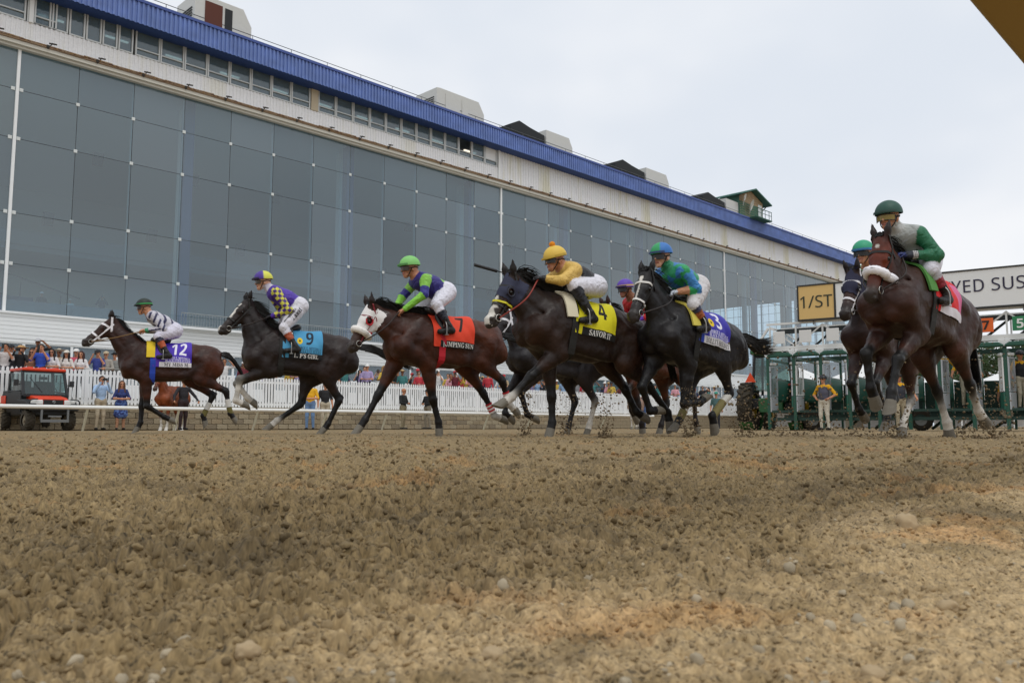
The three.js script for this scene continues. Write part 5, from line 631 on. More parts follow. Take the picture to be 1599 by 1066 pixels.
// standing figures: a few poses shared by many people, each with its own colours
const poseCache = new Map();
function poseGeo(pose, fem, cell) {
  const key = pose + fem + cell; if (poseCache.has(key)) return poseCache.get(key);
  const F = new Flesh([-0.45, -0.03, -0.62], [0.75, 2.12, 0.62], cell), B = (a, b, r0, r1, tag, k = 0.03, w = 1) => F.bone(a, b, r0, r1, { tag, k, w }), sw = fem ? 0.155 : 0.185, m = (a, b, q) => a.map((v, i) => lerp(v, b[i], q));
  const stride = pose === 'walk' ? 0.16 : pose === 'gate' ? 0.05 : 0.02;
  B([0, 0.94, -0.07], [0, 0.94, 0.07], 0.12, 0.12, fem === 2 ? 'dress' : 'pants'); B([0, 0.98, 0], [0.0, 1.2, 0], 0.115, 0.11, fem === 2 ? 'dress' : 'top', 0.04, fem ? 1.15 : 1.25); B([0, 1.18, 0], [-0.01, 1.36, 0], 0.12, 0.115, 'top', 0.04, 1.35); B([-0.01, 1.4, -sw + 0.03], [-0.01, 1.4, sw - 0.03], 0.07, 0.07, 'top', 0.04); if (fem) for (const s of [-1, 1]) B([0.08, 1.25, s * 0.07], [0.08, 1.25, s * 0.07], 0.065, 0.065, 'top', 0.04);
  if (fem === 2) { B([0, 0.95, 0], [0, 0.62, 0], 0.16, 0.18, 'dress', 0.05, 1.25); B([0, 0.62, 0], [0, 0.56, 0], 0.18, 0.19, 'dress', 0.02, 1.25); F.bone([0, 0.2, 0], [0, 0.2, 0], 0.26, 0.26, { cut: true, k: 0.01, w: 1.5 }); };
  B([-0.01, 1.42, 0], [0.01, 1.54, 0], 0.056, 0.052, 'skin'); headBones(F, [0.02, 1.63, 0], 'skin');
  for (const s of [-1, 1]) {
    const hp = [0, 0.9, s * 0.09], kn = [0.03 + s * stride, 0.49, s * 0.1], an = [-0.02 + s * stride * 1.3, 0.09, s * 0.11]; B(hp, kn, 0.1, 0.062, 'pants'); B(kn, an, 0.062, 0.045, 'pants'); B([an[0] - 0.05, 0.045, an[2]], [an[0] + 0.17, 0.035, an[2] + s * 0.02], 0.045, 0.036, 'shoe', 0.02);
    const S = [-0.01, 1.39, s * sw]; let E, W, hd = [0, -1, 0], cu = 0.6;
    if (pose === 'phone' || (pose === 'phone1' && s < 0)) { E = [0.16, 1.22, s * 0.27]; W = [0.27, 1.54, s * 0.1]; hd = [0.1, 1, -s * 0.3]; cu = 1.2; } else if (pose === 'raise' && s < 0) { E = [0.12, 1.42, s * 0.44]; W = [0.16, 1.66, s * 0.2]; hd = [0, 0.5, -s]; cu = 1.1; } else if (pose === 'cross') { E = [0.05, 1.12, s * 0.27]; W = [0.25, 1.1, s * 0.04]; hd = [0.2, 0, -s]; cu = 1.2; } else if (pose === 'hips') { E = [-0.08, 1.14, s * 0.38]; W = [0.1, 1.0, s * 0.2]; hd = [0.6, -0.3, -s * 0.5]; cu = 1; } else if (pose === 'gate') { E = [0.1, 1.15, s * 0.36]; W = [0.25, 0.98, s * 0.42]; hd = [0.5, -0.6, 0]; cu = 1.3; } else { E = [-0.03, 1.12, s * 0.25]; W = [0.06, 0.87, s * 0.27]; }
    B(S, E, 0.062, 0.05, 'sleeve'); B(E, W, 0.045, 0.032, pose === 'walk' ? 'arm' : 'arm'); handBones(F, W, hd, [-0.4, 0, s], 'skin', 1, cu);
  }
  const tags = [], g = F.mesh((tg, tt) => { tags.push(tg); return [1, 1, 1]; }); poseCache.set(key, [g, tags]); return [g, tags];
}
const figMat = new THREE.MeshStandardMaterial({ vertexColors: true, roughness: 0.8, bumpMap: clothBump, bumpScale: 0.025 });
function person(label, pos, facing, o, group) {
  const t = thing('person', label, 'person', pos, facing, group), [g0, tags] = poseGeo(o.pose ?? 'stand', o.fem ?? 0, o.cell ?? 0.017), g = new THREE.BufferGeometry(), K = new Float32Array(tags.length * 3);
  for (const k of ['position', 'normal', 'uv']) g.setAttribute(k, g0.attributes[k]); g.setIndex(g0.index); const skin = lin(SKIN[o.skin ?? 0]), pal = { top: lin(o.top ?? '#888888'), sleeve: lin(o.sleeve ?? o.top ?? '#888888'), arm: o.long ? lin(o.sleeve ?? o.top) : skin, dress: lin(o.top ?? '#888'), pants: lin(o.pants ?? '#2a2c34'), shoe: lin(o.shoe ?? '#1c1a19'), skin, lip: skin.map((v, i) => v * (i ? 0.75 : 0.95)), eye: lin('#241a16'), brow: lin(o.hair ?? '#2a1c14') };
  for (let i = 0; i < tags.length; i++) { let c = pal[tags[i]] ?? skin; if (o.print && tags[i] === 'dress') { const x = g0.attributes.position.getX(i), y = g0.attributes.position.getY(i), z = g0.attributes.position.getZ(i); if (fbm(x * 16, y * 16, z * 16, 2) > 0.56) c = lin(o.print); } K.set(c, i * 3); } g.setAttribute('color', new THREE.BufferAttribute(K, 3));
  part('body', g, figMat, t); const sc = o.h ? o.h / 1.76 : 1; t.scale.setScalar(sc);
  const hx = 0.02, hy = 1.63;
  if (o.hair && o.hair !== 'none') { const key = 'hair' + !!o.longHair; if (!poseCache.has(key)) { const H = new Flesh([-0.25, 1.2, -0.25], [0.25, 1.85, 0.25], 0.024); H.bone([hx - 0.035, hy + 0.045, 0], [hx - 0.0, hy + 0.055, 0], 0.098, 0.092, { w: 0.9, k: 0.02 }); if (o.longHair) for (const s of [-1, 1]) { H.bone([hx - 0.05, hy + 0.03, s * 0.06], [hx - 0.05, hy - 0.3, s * 0.09], 0.06, 0.045, { k: 0.03 }); H.bone([hx + 0.0, hy + 0.04, s * 0.075], [hx + 0.04, hy - 0.28, s * 0.1], 0.03, 0.035, { k: 0.03 }); } else H.bone([hx - 0.06, hy + 0.02, 0], [hx - 0.06, hy - 0.05, 0], 0.07, 0.055, { w: 1.1, k: 0.03 }); H.bone([hx + 0.1, hy + 0.0, 0], [hx + 0.1, hy - 0.1, 0], 0.06, 0.06, { cut: true, k: 0.01 }); poseCache.set(key, H.mesh(() => [1, 1, 1])); } part('hair', poseCache.get(key), std(o.hair, 0.7), t); }
  if (o.hat) {
    const hat = new THREE.Group(); hat.name = 'hat'; t.add(hat); const wide = o.hat.wide ?? 0, cr = new THREE.SphereGeometry(0.108, 18, 10, 0, 6.2832, 0, 1.6); cr.scale(1.05, o.hat.flat ? 0.75 : 0.95, 0.95); cr.translate(hx - 0.01, hy + 0.055, 0); part('crown', cr, std(o.hat.color, 0.8, 0, { side: THREE.DoubleSide }), hat);
    if (wide) { const pts = [[0.09, 0.0], [0.13, -0.008], [wide, o.hat.curl ?? 0.015], [wide, (o.hat.curl ?? 0.015) + 0.006], [0.13, 0.0], [0.09, 0.01]].map(([x, y]) => new THREE.Vector2(x, y)), l = new THREE.LatheGeometry(pts, 28); l.translate(hx - 0.01, hy + 0.055, 0); part('brim', l, std(o.hat.color, 0.85, 0, { side: THREE.DoubleSide }), hat); } else part('visor', rbox(0.1, 0.012, 0.15, 0.005, hx + 0.13, hy + 0.052, 0, 0, 0, -0.2), std(o.hat.visor ?? o.hat.color, 0.7), hat);
  }
  if (o.helm) { const h = new THREE.SphereGeometry(0.128, 20, 12, 0, 6.2832, 0, 1.75); h.translate(hx - 0.01, hy + 0.04, 0); part('helmet', h, std(o.helm, 0.4, 0, { side: THREE.DoubleSide }), t); part('visor', rbox(0.09, 0.014, 0.17, 0.006, hx + 0.14, hy + 0.05, 0, 0, 0, -0.2), std(o.helm, 0.5), t); }
  if (o.shades) part('sunglasses', merge([rbox(0.02, 0.035, 0.06, 0.008, hx + 0.1, hy + 0.012, -0.036), rbox(0.02, 0.035, 0.06, 0.008, hx + 0.1, hy + 0.012, 0.036), box(0.09, 0.006, 0.006, hx + 0.055, hy + 0.02, -0.076), box(0.09, 0.006, 0.006, hx + 0.055, hy + 0.02, 0.076)]), std(0x0d0d0f, 0.2), t);
  if (o.vest) { const key = 'vest'; if (!poseCache.has(key)) { const H = new Flesh([-0.3, 0.85, -0.35], [0.3, 1.55, 0.35], 0.02); H.bone([0, 1.02, 0], [0, 1.2, 0], 0.14, 0.135, { w: 1.25, k: 0.03 }); H.bone([0, 1.2, 0], [-0.01, 1.36, 0], 0.14, 0.12, { w: 1.25, k: 0.03 }); for (const s of [-1, 1]) { H.bone([0.0, 1.36, s * 0.11], [-0.01, 1.44, s * 0.1], 0.075, 0.06, { k: 0.02 }); H.bone([0, 1.38, s * 0.25], [0, 1.34, s * 0.24], 0.09, 0.08, { cut: true, k: 0.02 }); } H.bone([0.09, 1.47, 0], [0.12, 1.4, 0], 0.06, 0.04, { cut: true, k: 0.02 }); poseCache.set(key, H.mesh(() => [1, 1, 1])); } part('vest', poseCache.get(key), std(o.vest, 0.75), t); }
  if (o.phone) part('phone', rbox(0.015, o.phone > 1 ? 0.08 : 0.15, o.phone > 1 ? 0.16 : 0.075, 0.005, 0.33, 1.64, 0), std(0x111214, 0.3), t);
  if (o.camera) part('camera', merge([rbox(0.08, 0.1, 0.15, 0.015, 0.26, 1.61, 0), bar([0.28, 1.6, 0], [0.45, 1.6, 0], 0.045, 14)]), std(0x141414, 0.5), t);
  return t;
}
// ---------- spectators and staff ----------
const toCam = (p, extra = 0) => Math.atan2(-(0 - p[2]), 0 - p[0]) + extra;
{
  const apron = 1.11, GS = 'spectators behind the picket fence';
  const at = (px, n) => { const t = (px - 799.5) / 1300, s = n * (US * t + UC * 1) / (-UC * t + US); return trk(s, n, apron); };
  const add = (px, n, label, o, lift = 0) => { const p = at(px, n); p[1] += lift; person(label, p, toCam(p, -0.25), { cell: 0.027, ...o }, GS); };
  add(5, 31.4, 'spectator in striped pale top filming at the left picture edge', { pose: 'phone', phone: 1, top: '#c9c3c0', hair: '#2a2018', skin: 1 });
  add(14, 32.2, 'spectator in black top and dark cap at far left of crowd', { pose: 'stand', top: '#24242a', hat: { color: 0x1c1c20 }, skin: 1, h: 1.78 });
  add(31, 33.0, 'bearded spectator in wide straw hat with dark band', { top: '#5a4a3a', hat: { color: 0xb08a52, wide: 0.21 }, hair: '#3a2a1e', h: 1.84 });
  add(28, 31.3, 'spectator in black jacket and straw hat looking through camera', { pose: 'phone', camera: 1, top: '#1a1a1d', long: true, hat: { color: 0xc09a68, wide: 0.19 }, h: 1.7 });
  add(55, 34.0, 'tall spectator in black shirt and grey cap with binoculars raised', { pose: 'raise', top: '#17181c', hat: { color: 0xb9b9bc }, skin: 2, h: 1.88 }, 0.35);
  add(47, 31.6, 'spectator with brown hair and sunglasses beside the straw hat', { fem: 1, top: '#c98f70', hair: '#6a4630', longHair: true, shades: 1, h: 1.64 });
  add(61, 31.3, 'spectator in royal blue shirt holding phone up', { pose: 'phone', phone: 1, top: '#2f4fb4', long: false, hair: '#3a2a20', h: 1.8 });
  add(78, 31.3, 'woman in white with long black hair and dark sunglasses', { fem: 1, pose: 'cross', top: '#d8d4d4', hair: '#18110f', longHair: true, shades: 1, h: 1.66 });
  add(89, 32.4, 'spectator in pale wide brimmed hat behind the women', { top: '#b9a68c', hat: { color: 0xcfc3ae, wide: 0.22, curl: 0.05 }, skin: 2, h: 1.76 });
  add(101, 31.4, 'woman in white with short dark hair and pale hat', { fem: 1, pose: 'cross', top: '#d9d2cc', hair: '#1a1310', longHair: true, hat: { color: 0xd6d0c4 }, h: 1.64 });
  add(116, 32.2, 'older spectator in coral shirt and white cap', { top: '#d3556a', hat: { color: 0xdedcd8 }, hair: '#b8b4ae', h: 1.78 });
  add(124, 31.3, 'woman in white with long auburn hair and arms folded', { fem: 1, pose: 'cross', top: '#dcd8d8', hair: '#3a1a14', longHair: true, h: 1.64 });
  add(150, 31.4, 'spectator in blue polo and black cap with phone raised', { pose: 'phone', phone: 1, top: '#3d4a94', hat: { color: 0x1b1b20 }, h: 1.72 });
  add(163, 31.3, 'spectator in beige cap and grey shirt leaning on fence', { pose: 'cross', top: '#a29c92', long: true, hat: { color: 0xb5a58a }, h: 1.68 });
  add(177, 31.5, 'spectator in black hat and tweed jacket', { pose: 'cross', top: '#8a8a86', long: true, hat: { color: 0x1a1a1c, wide: 0.15 }, h: 1.68 });
  // the rest of the row, thinning into the distance
  const R = rng(404), tops = [['white', '#d8d6d4'], ['red', '#b8323c'], ['navy', '#283050'], ['pink', '#d49aa4'], ['black', '#1c1c1f'], ['grey', '#8c8c8e'], ['maroon', '#6a2430'], ['sky blue', '#8aa8c8'], ['tan', '#b09a78'], ['yellow', '#d0b048'], ['teal', '#3f7a78'], ['lilac', '#a898c0']], heads = [['white cap', { hat: { color: 0xdedcd8 } }], ['straw hat', { hat: { color: 0xbfa070, wide: 0.2 } }], ['long dark hair', { fem: 1, hair: '#1d1411', longHair: true }], ['short brown hair', { hair: '#4a3020' }], ['sunglasses', { hair: '#2a1d16', shades: 1 }], ['long fair hair', { fem: 1, hair: '#a07c4a', longHair: true }], ['dark cap', { hat: { color: 0x222228 } }], ['red cap', { hat: { color: 0xb02830 } }]];
  const poses = ['stand', 'cross', 'phone', 'cross', 'raise'], combos = []; tops.forEach((a) => heads.forEach((b) => combos.push([a, b]))); for (let i = combos.length - 1; i > 0; i--) { const j = Math.floor(R() * (i + 1)); [combos[i], combos[j]] = [combos[j], combos[i]]; }
  let x = 15.6; for (let i = 0; i < 88; i++) { const [tp, hd] = combos[i], ps = poses[Math.floor(R() * 5)], n = 31.3 + (i % 3) * 0.75 + R() * 0.3, p = trk(x, n, apron); x += 0.2 + R() * 0.34 + (i > 55 ? 0.22 : 0); person('distant spectator in ' + tp[0] + ' top with ' + hd[0] + ' along the fence', p, toCam(p, -0.3 + R() * 0.5), { cell: 0.042, pose: ps, top: tp[1], long: R() < 0.3, skin: Math.floor(R() * 5), h: 1.6 + R() * 0.24, phone: ps === 'phone' ? 1 : 0, ...hd[1] }, GS); }
  // on the track side of the wall
  const tr = (px, d) => [(px - 799.5) / 1300 * d, 0, -d];
  let p = tr(158, 28); person('man in light blue shirt and khaki trousers photographing by the rail', p, toCam(p, 0.3), { pose: 'phone', phone: 2, top: '#a9c4e4', long: true, pants: '#b9ab92', hair: '#3a261a', h: 1.8, cell: 0.018 });
  p = tr(190, 28.3); person('woman in patterned blue dress with long brown hair', p, toCam(p, 0.1), { fem: 2, pose: 'cross', top: '#2a3870', print: '#5a78b8', pants: '#b98a6c', hair: '#5a3a26', longHair: true, h: 1.66, cell: 0.018 });
  p = tr(485, 29.5); person('man in yellow shirt and jeans beside the block wall', p, toCam(p, -0.15), { pose: 'cross', top: '#e0aa1c', pants: '#6d8cb4', hair: '#4a3524', h: 1.74, cell: 0.018 });
  p = tr(508, 30.4); person('man in black shirt behind the yellow shirted man', p, toCam(p, 0.2), { top: '#1d1d20', pants: '#bdb29c', hair: '#3a2a20', h: 1.72, cell: 0.022 });
  p = tr(630, 33); person('bald man in black jacket crouching behind the rail', p, toCam(p, 1.0), { pose: 'cross', top: '#17181a', long: true, pants: '#8a7f66', h: 1.62, skin: 1, cell: 0.022 });
  p = tr(668, 33.6); person('man in black coat and dark cap near the bald man', p, toCam(p, -0.8), { pose: 'cross', top: '#16171a', long: true, pants: '#8a8272', hat: { color: 0x17171a }, h: 1.6, cell: 0.022 });
  p = tr(1118, 40); person('person in teal cap below the far stand', p, toCam(p), { top: '#4a6a6a', hat: { color: 0x2f8a78 }, h: 1.75, cell: 0.026 });
  // two outriders' ponies beyond the rail
  const pony = buildHorse({ name: 'pony', seed: 51, label: 'chestnut pony standing by the rail facing the track', pos: tr(263, 28.2), psi: 84, cell: 0.026, dy: -0.08, poll: [0.62, 1.86], muz: [0.95, 1.36], ears: 0.7, coat: { main: '#7a3c1e', red: '#9a4e26', dark: '#6a3218' }, tack: { bridle: '#5a2a1c' }, socks: { foreN: 2, foreF: 2, hindN: 2, hindF: 2 },
    foreN: [[0.18, 0.9], [0.2, 0.45], [0.2, 0.15], [0.25, 0.0]], foreF: [[0.18, 0.9], [0.22, 0.46], [0.18, 0.15], [0.23, 0.0]], hindN: [[-0.68, 0.92], [-0.95, 0.5], [-0.9, 0.15], [-0.82, 0.0]], hindF: [[-0.62, 0.92], [-0.85, 0.5], [-0.8, 0.15], [-0.72, 0.0]], hoof: 0xd8d4cc, tail: [[-0.08, -0.15], [-0.1, -0.5], [-0.1, -0.85]], mane: 0.14, maneLift: 0.1 });
  p = tr(287, 28); person('handler in dark jacket and white helmet holding the chestnut pony', p, toCam(p, 0.4), { pose: 'gate', top: '#221f24', long: true, pants: '#2c1a1c', helm: 0xd9d7d2, h: 1.72, cell: 0.022 });
  const paint = buildHorse({ name: 'pony', seed: 52, label: 'brown and white paint pony far back between the runners', pos: tr(992, 39), psi: 62, cell: 0.032, dy: -0.08, poll: [0.66, 1.7], muz: [1.0, 1.22], ears: 0.8, coat: { main: '#8a5a3c', red: '#c9c0b4', dark: '#c8c0b2', nose: '#b9a898' }, tack: { bridle: '#3a2a20' }, socks: { foreN: 2, foreF: 2, hindN: 2, hindF: 2 },
    foreN: [[0.18, 0.9], [0.2, 0.45], [0.2, 0.15], [0.25, 0.0]], foreF: [[0.18, 0.9], [0.28, 0.46], [0.24, 0.15], [0.3, 0.0]], hindN: [[-0.68, 0.92], [-0.95, 0.5], [-0.9, 0.15], [-0.82, 0.0]], hindF: [[-0.62, 0.92], [-0.8, 0.5], [-0.75, 0.15], [-0.67, 0.0]], tailMat: std(0xb9ab98, 0.7), tail: [[-0.08, -0.15], [-0.1, -0.5], [-0.1, -0.85]], mane: 0.14, maneLift: 0.1, blaze: [[0.1, 0.95, 0.04, 0.04]] });
  p = tr(1003, 39.4); person('outrider in blue jeans standing by the paint pony', p, toCam(p, 0.5), { top: '#3a3f52', pants: '#4a6494', hat: { color: 0x2a2a30 }, h: 1.74, cell: 0.026 });
  // patrons behind the glass
  const B = (s, n, label, o) => { const q = trk(s, n, 5.42); person(label, q, toCam(q), { cell: 0.026, ...o }, 'patrons behind the grandstand glass'); };
  B(16.3, 47, 'patron in navy jacket filming through the glass', { pose: 'phone', phone: 1, top: '#20283c', long: true, pants: '#c0a080', hair: '#b0a898' }); B(13.4, 47.2, 'patron in black with white cap behind the glass', { pose: 'cross', top: '#1d2230', hat: { color: 0xdadada }, h: 1.6 }); B(14.9, 47.6, 'patron in pale suit with white hair behind the glass', { pose: 'cross', top: '#c4d4d8', hair: '#d0cfca', h: 1.45 }); B(11.8, 47.4, 'patron in dark blue seated at the counter behind the glass', { top: '#2a3448', hair: '#2a2420', h: 1.4 });
}
// ---------- utility vehicle ----------
function wheel(parent, x, y, z, r, w, rim, tread = 18) {
  const W = new THREE.Group(); W.name = 'wheel'; parent.add(W); W.position.set(x, y, z); const pr = [[r * 0.55, -w / 2], [r * 0.86, -w / 2], [r * 0.97, -w * 0.38], [r, 0], [r * 0.97, w * 0.38], [r * 0.86, w / 2], [r * 0.55, w / 2]].map(([a, b]) => new THREE.Vector2(a, b)), g = new THREE.LatheGeometry(pr, 32); g.rotateX(Math.PI / 2);
  const lugs = [g]; for (let i = 0; i < tread; i++) for (const s of [-1, 1]) { const b = box(r * 0.09, r * 0.13, w * 0.52, 0, r * 0.985, s * w * 0.24, 0, s * 0.6, 0); b.rotateZ((i + (s > 0 ? 0.5 : 0)) / tread * 6.2832); lugs.push(b); }
  part('tyre', merge(lugs), std(0x3b352b, 0.95), W); const rg = new THREE.CylinderGeometry(r * 0.55, r * 0.55, w * 0.7, 24); rg.rotateX(Math.PI / 2); const hb = new THREE.CylinderGeometry(r * 0.18, r * 0.22, w * 0.95, 14); hb.rotateX(Math.PI / 2); part('rim', merge([rg, hb]), rim, W); return W;
}
{
  // x forward; stands between rail and wall, its front towards the camera's right
  const base = [(60 - 799.5) / 1300 * 26.6, 0, -26.6], t = thing('utility_vehicle', 'orange and black utility vehicle with cab parked behind the rail', 'utility vehicle', base, -Math.PI / 2 + 0.86), or = std(0xd8401c, 0.4), bk = std(0x1b1d20, 0.5), gr = std(0x77797a, 0.45, 0.5), gl = new THREE.MeshPhysicalMaterial({ color: 0xa8c2c2, transmission: 0.9, thickness: 0, roughness: 0.03 });
  part('chassis', merge([rbox(3.0, 0.3, 1.15, 0.06, -0.3, 0.62, 0), rbox(1.4, 0.6, 1.44, 0.08, -1.1, 0.95, 0), rbox(0.9, 0.5, 1.45, 0.1, 0.15, 0.7, 0)]), bk, t);
  part('hood', merge([prism([[0.35, 0.78], [1.32, 0.74], [1.3, 0.98], [1.1, 1.07], [0.35, 1.18]], 1.0, 0.05)]), or, t);
  for (const s of [-1, 1]) { part('fender', merge([prism([[0.3, 0.7], [1.36, 0.66], [1.34, 0.86], [0.95, 1.0], [0.3, 1.02]], 0.28, 0.05).translate(0, 0, s * 0.62)]), bk, t); part('headlight', rbox(0.06, 0.15, 0.36, 0.03, 1.315, 0.9, s * 0.5, 0, s * -0.15), std(0xe6e8e6, 0.15), t); part('side_panel', rbox(0.7, 0.3, 0.03, 0.015, -1.1, 1.0, s * 0.735), or, t); part('mirror', merge([rbox(0.06, 0.2, 0.14, 0.02, 0.5, 1.55, s * 0.86), bar([0.45, 1.5, s * 0.72], [0.5, 1.5, s * 0.84], 0.015, 6)]), bk, t); }
  part('grille', rbox(0.06, 0.24, 0.6, 0.02, 1.32, 0.86, 0), std(0x0f1011, 0.5), t); const em = new THREE.TorusGeometry(0.05, 0.012, 6, 20); em.scale(0.75, 0.7, 1); em.rotateY(Math.PI / 2); em.translate(1.36, 0.92, 0); part('emblem', em, std(0xc8caca, 0.25, 0.8), t); part('grille_trim', rbox(0.05, 0.05, 0.66, 0.02, 1.31, 1.0, 0), or, t);
  part('bumper', merge([rbox(0.1, 0.12, 1.5, 0.04, 1.42, 0.68, 0), tube([[1.42, 0.68, -0.74], [1.46, 0.95, -0.74], [1.38, 1.0, -0.5]], 0.02, 8), tube([[1.42, 0.68, 0.74], [1.46, 0.95, 0.74], [1.38, 1.0, 0.5]], 0.02, 8)]), bk, t);
  part('tow_frame', merge([box(0.05, 0.09, 0.86, 1.5, 0.3, 0), box(0.05, 0.36, 0.06, 1.48, 0.48, -0.4), box(0.05, 0.36, 0.06, 1.48, 0.48, 0.4), box(0.05, 0.05, 0.4, 1.48, 0.45, 0)]), gr, t);
  const cab = [[0.62, 1.14], [0.36, 1.92]], P = []; for (const s of [-1, 1]) { P.push(beam([0.64, 1.12, s * 0.68], [0.34, 1.95, s * 0.64], 0.07, 0.08), beam([-0.62, 1.1, s * 0.7], [-0.6, 1.95, s * 0.64], 0.09, 0.08), beam([-0.62, 1.3, s * 0.7], [0.5, 1.24, s * 0.7], 0.05, 0.05), rbox(1.2, 0.66, 0.05, 0.02, -0.02, 0.92, s * 0.71)); } P.push(beam([0.64, 1.14, -0.68], [0.64, 1.14, 0.68], 0.06, 0.08), beam([0.34, 1.95, -0.64], [0.34, 1.95, 0.64], 0.09, 0.09), rbox(0.06, 0.5, 1.3, 0.02, -0.64, 1.2, 0)); part('cab_frame', merge(P), bk, t);
  part('roof', merge([rbox(1.2, 0.1, 1.36, 0.045, -0.14, 2.0, 0), ...[-0.4, 0, 0.4].map((z) => rbox(0.5, 0.05, 0.16, 0.02, 0.1, 2.06, z))]), or, t);
  const ws = new THREE.PlaneGeometry(1.28, 0.86); ws.rotateY(Math.PI / 2); ws.rotateZ(0.32); ws.translate(0.5, 1.54, 0); part('windscreen', ws, gl, t); for (const s of [-1, 1]) { const sg = new THREE.PlaneGeometry(1.0, 0.6); sg.translate(-0.05, 1.6, s * 0.68); part('side_window', sg, gl, t); }
  part('seat', merge([rbox(0.5, 0.14, 1.2, 0.05, -0.3, 1.05, 0), rbox(0.14, 0.55, 0.55, 0.05, -0.55, 1.38, -0.32), rbox(0.14, 0.55, 0.55, 0.05, -0.55, 1.38, 0.32)]), bk, t); const sw = new THREE.TorusGeometry(0.17, 0.016, 8, 24); sw.rotateY(Math.PI / 2); sw.rotateZ(0.5); sw.translate(0.25, 1.3, -0.32); part('steering_wheel', sw, bk, t); part('rear_mirror', rbox(0.04, 0.1, 0.26, 0.02, 0.34, 1.72, 0), bk, t); part('wiper', bar([0.6, 1.24, 0.1], [0.44, 1.74, 0.45], 0.012, 6), bk, t);
  part('cargo_bed', merge([rbox(1.2, 0.4, 1.4, 0.05, -1.3, 1.12, 0)]), bk, t);
  t.scale.setScalar(0.95);
  for (const [x, z] of [[0.98, -0.62], [0.98, 0.62], [-1.15, -0.62], [-1.15, 0.62]]) wheel(t, x, 0.32, z, 0.33, 0.26, std(0x8a8170, 0.7, 0.2), 16);
}
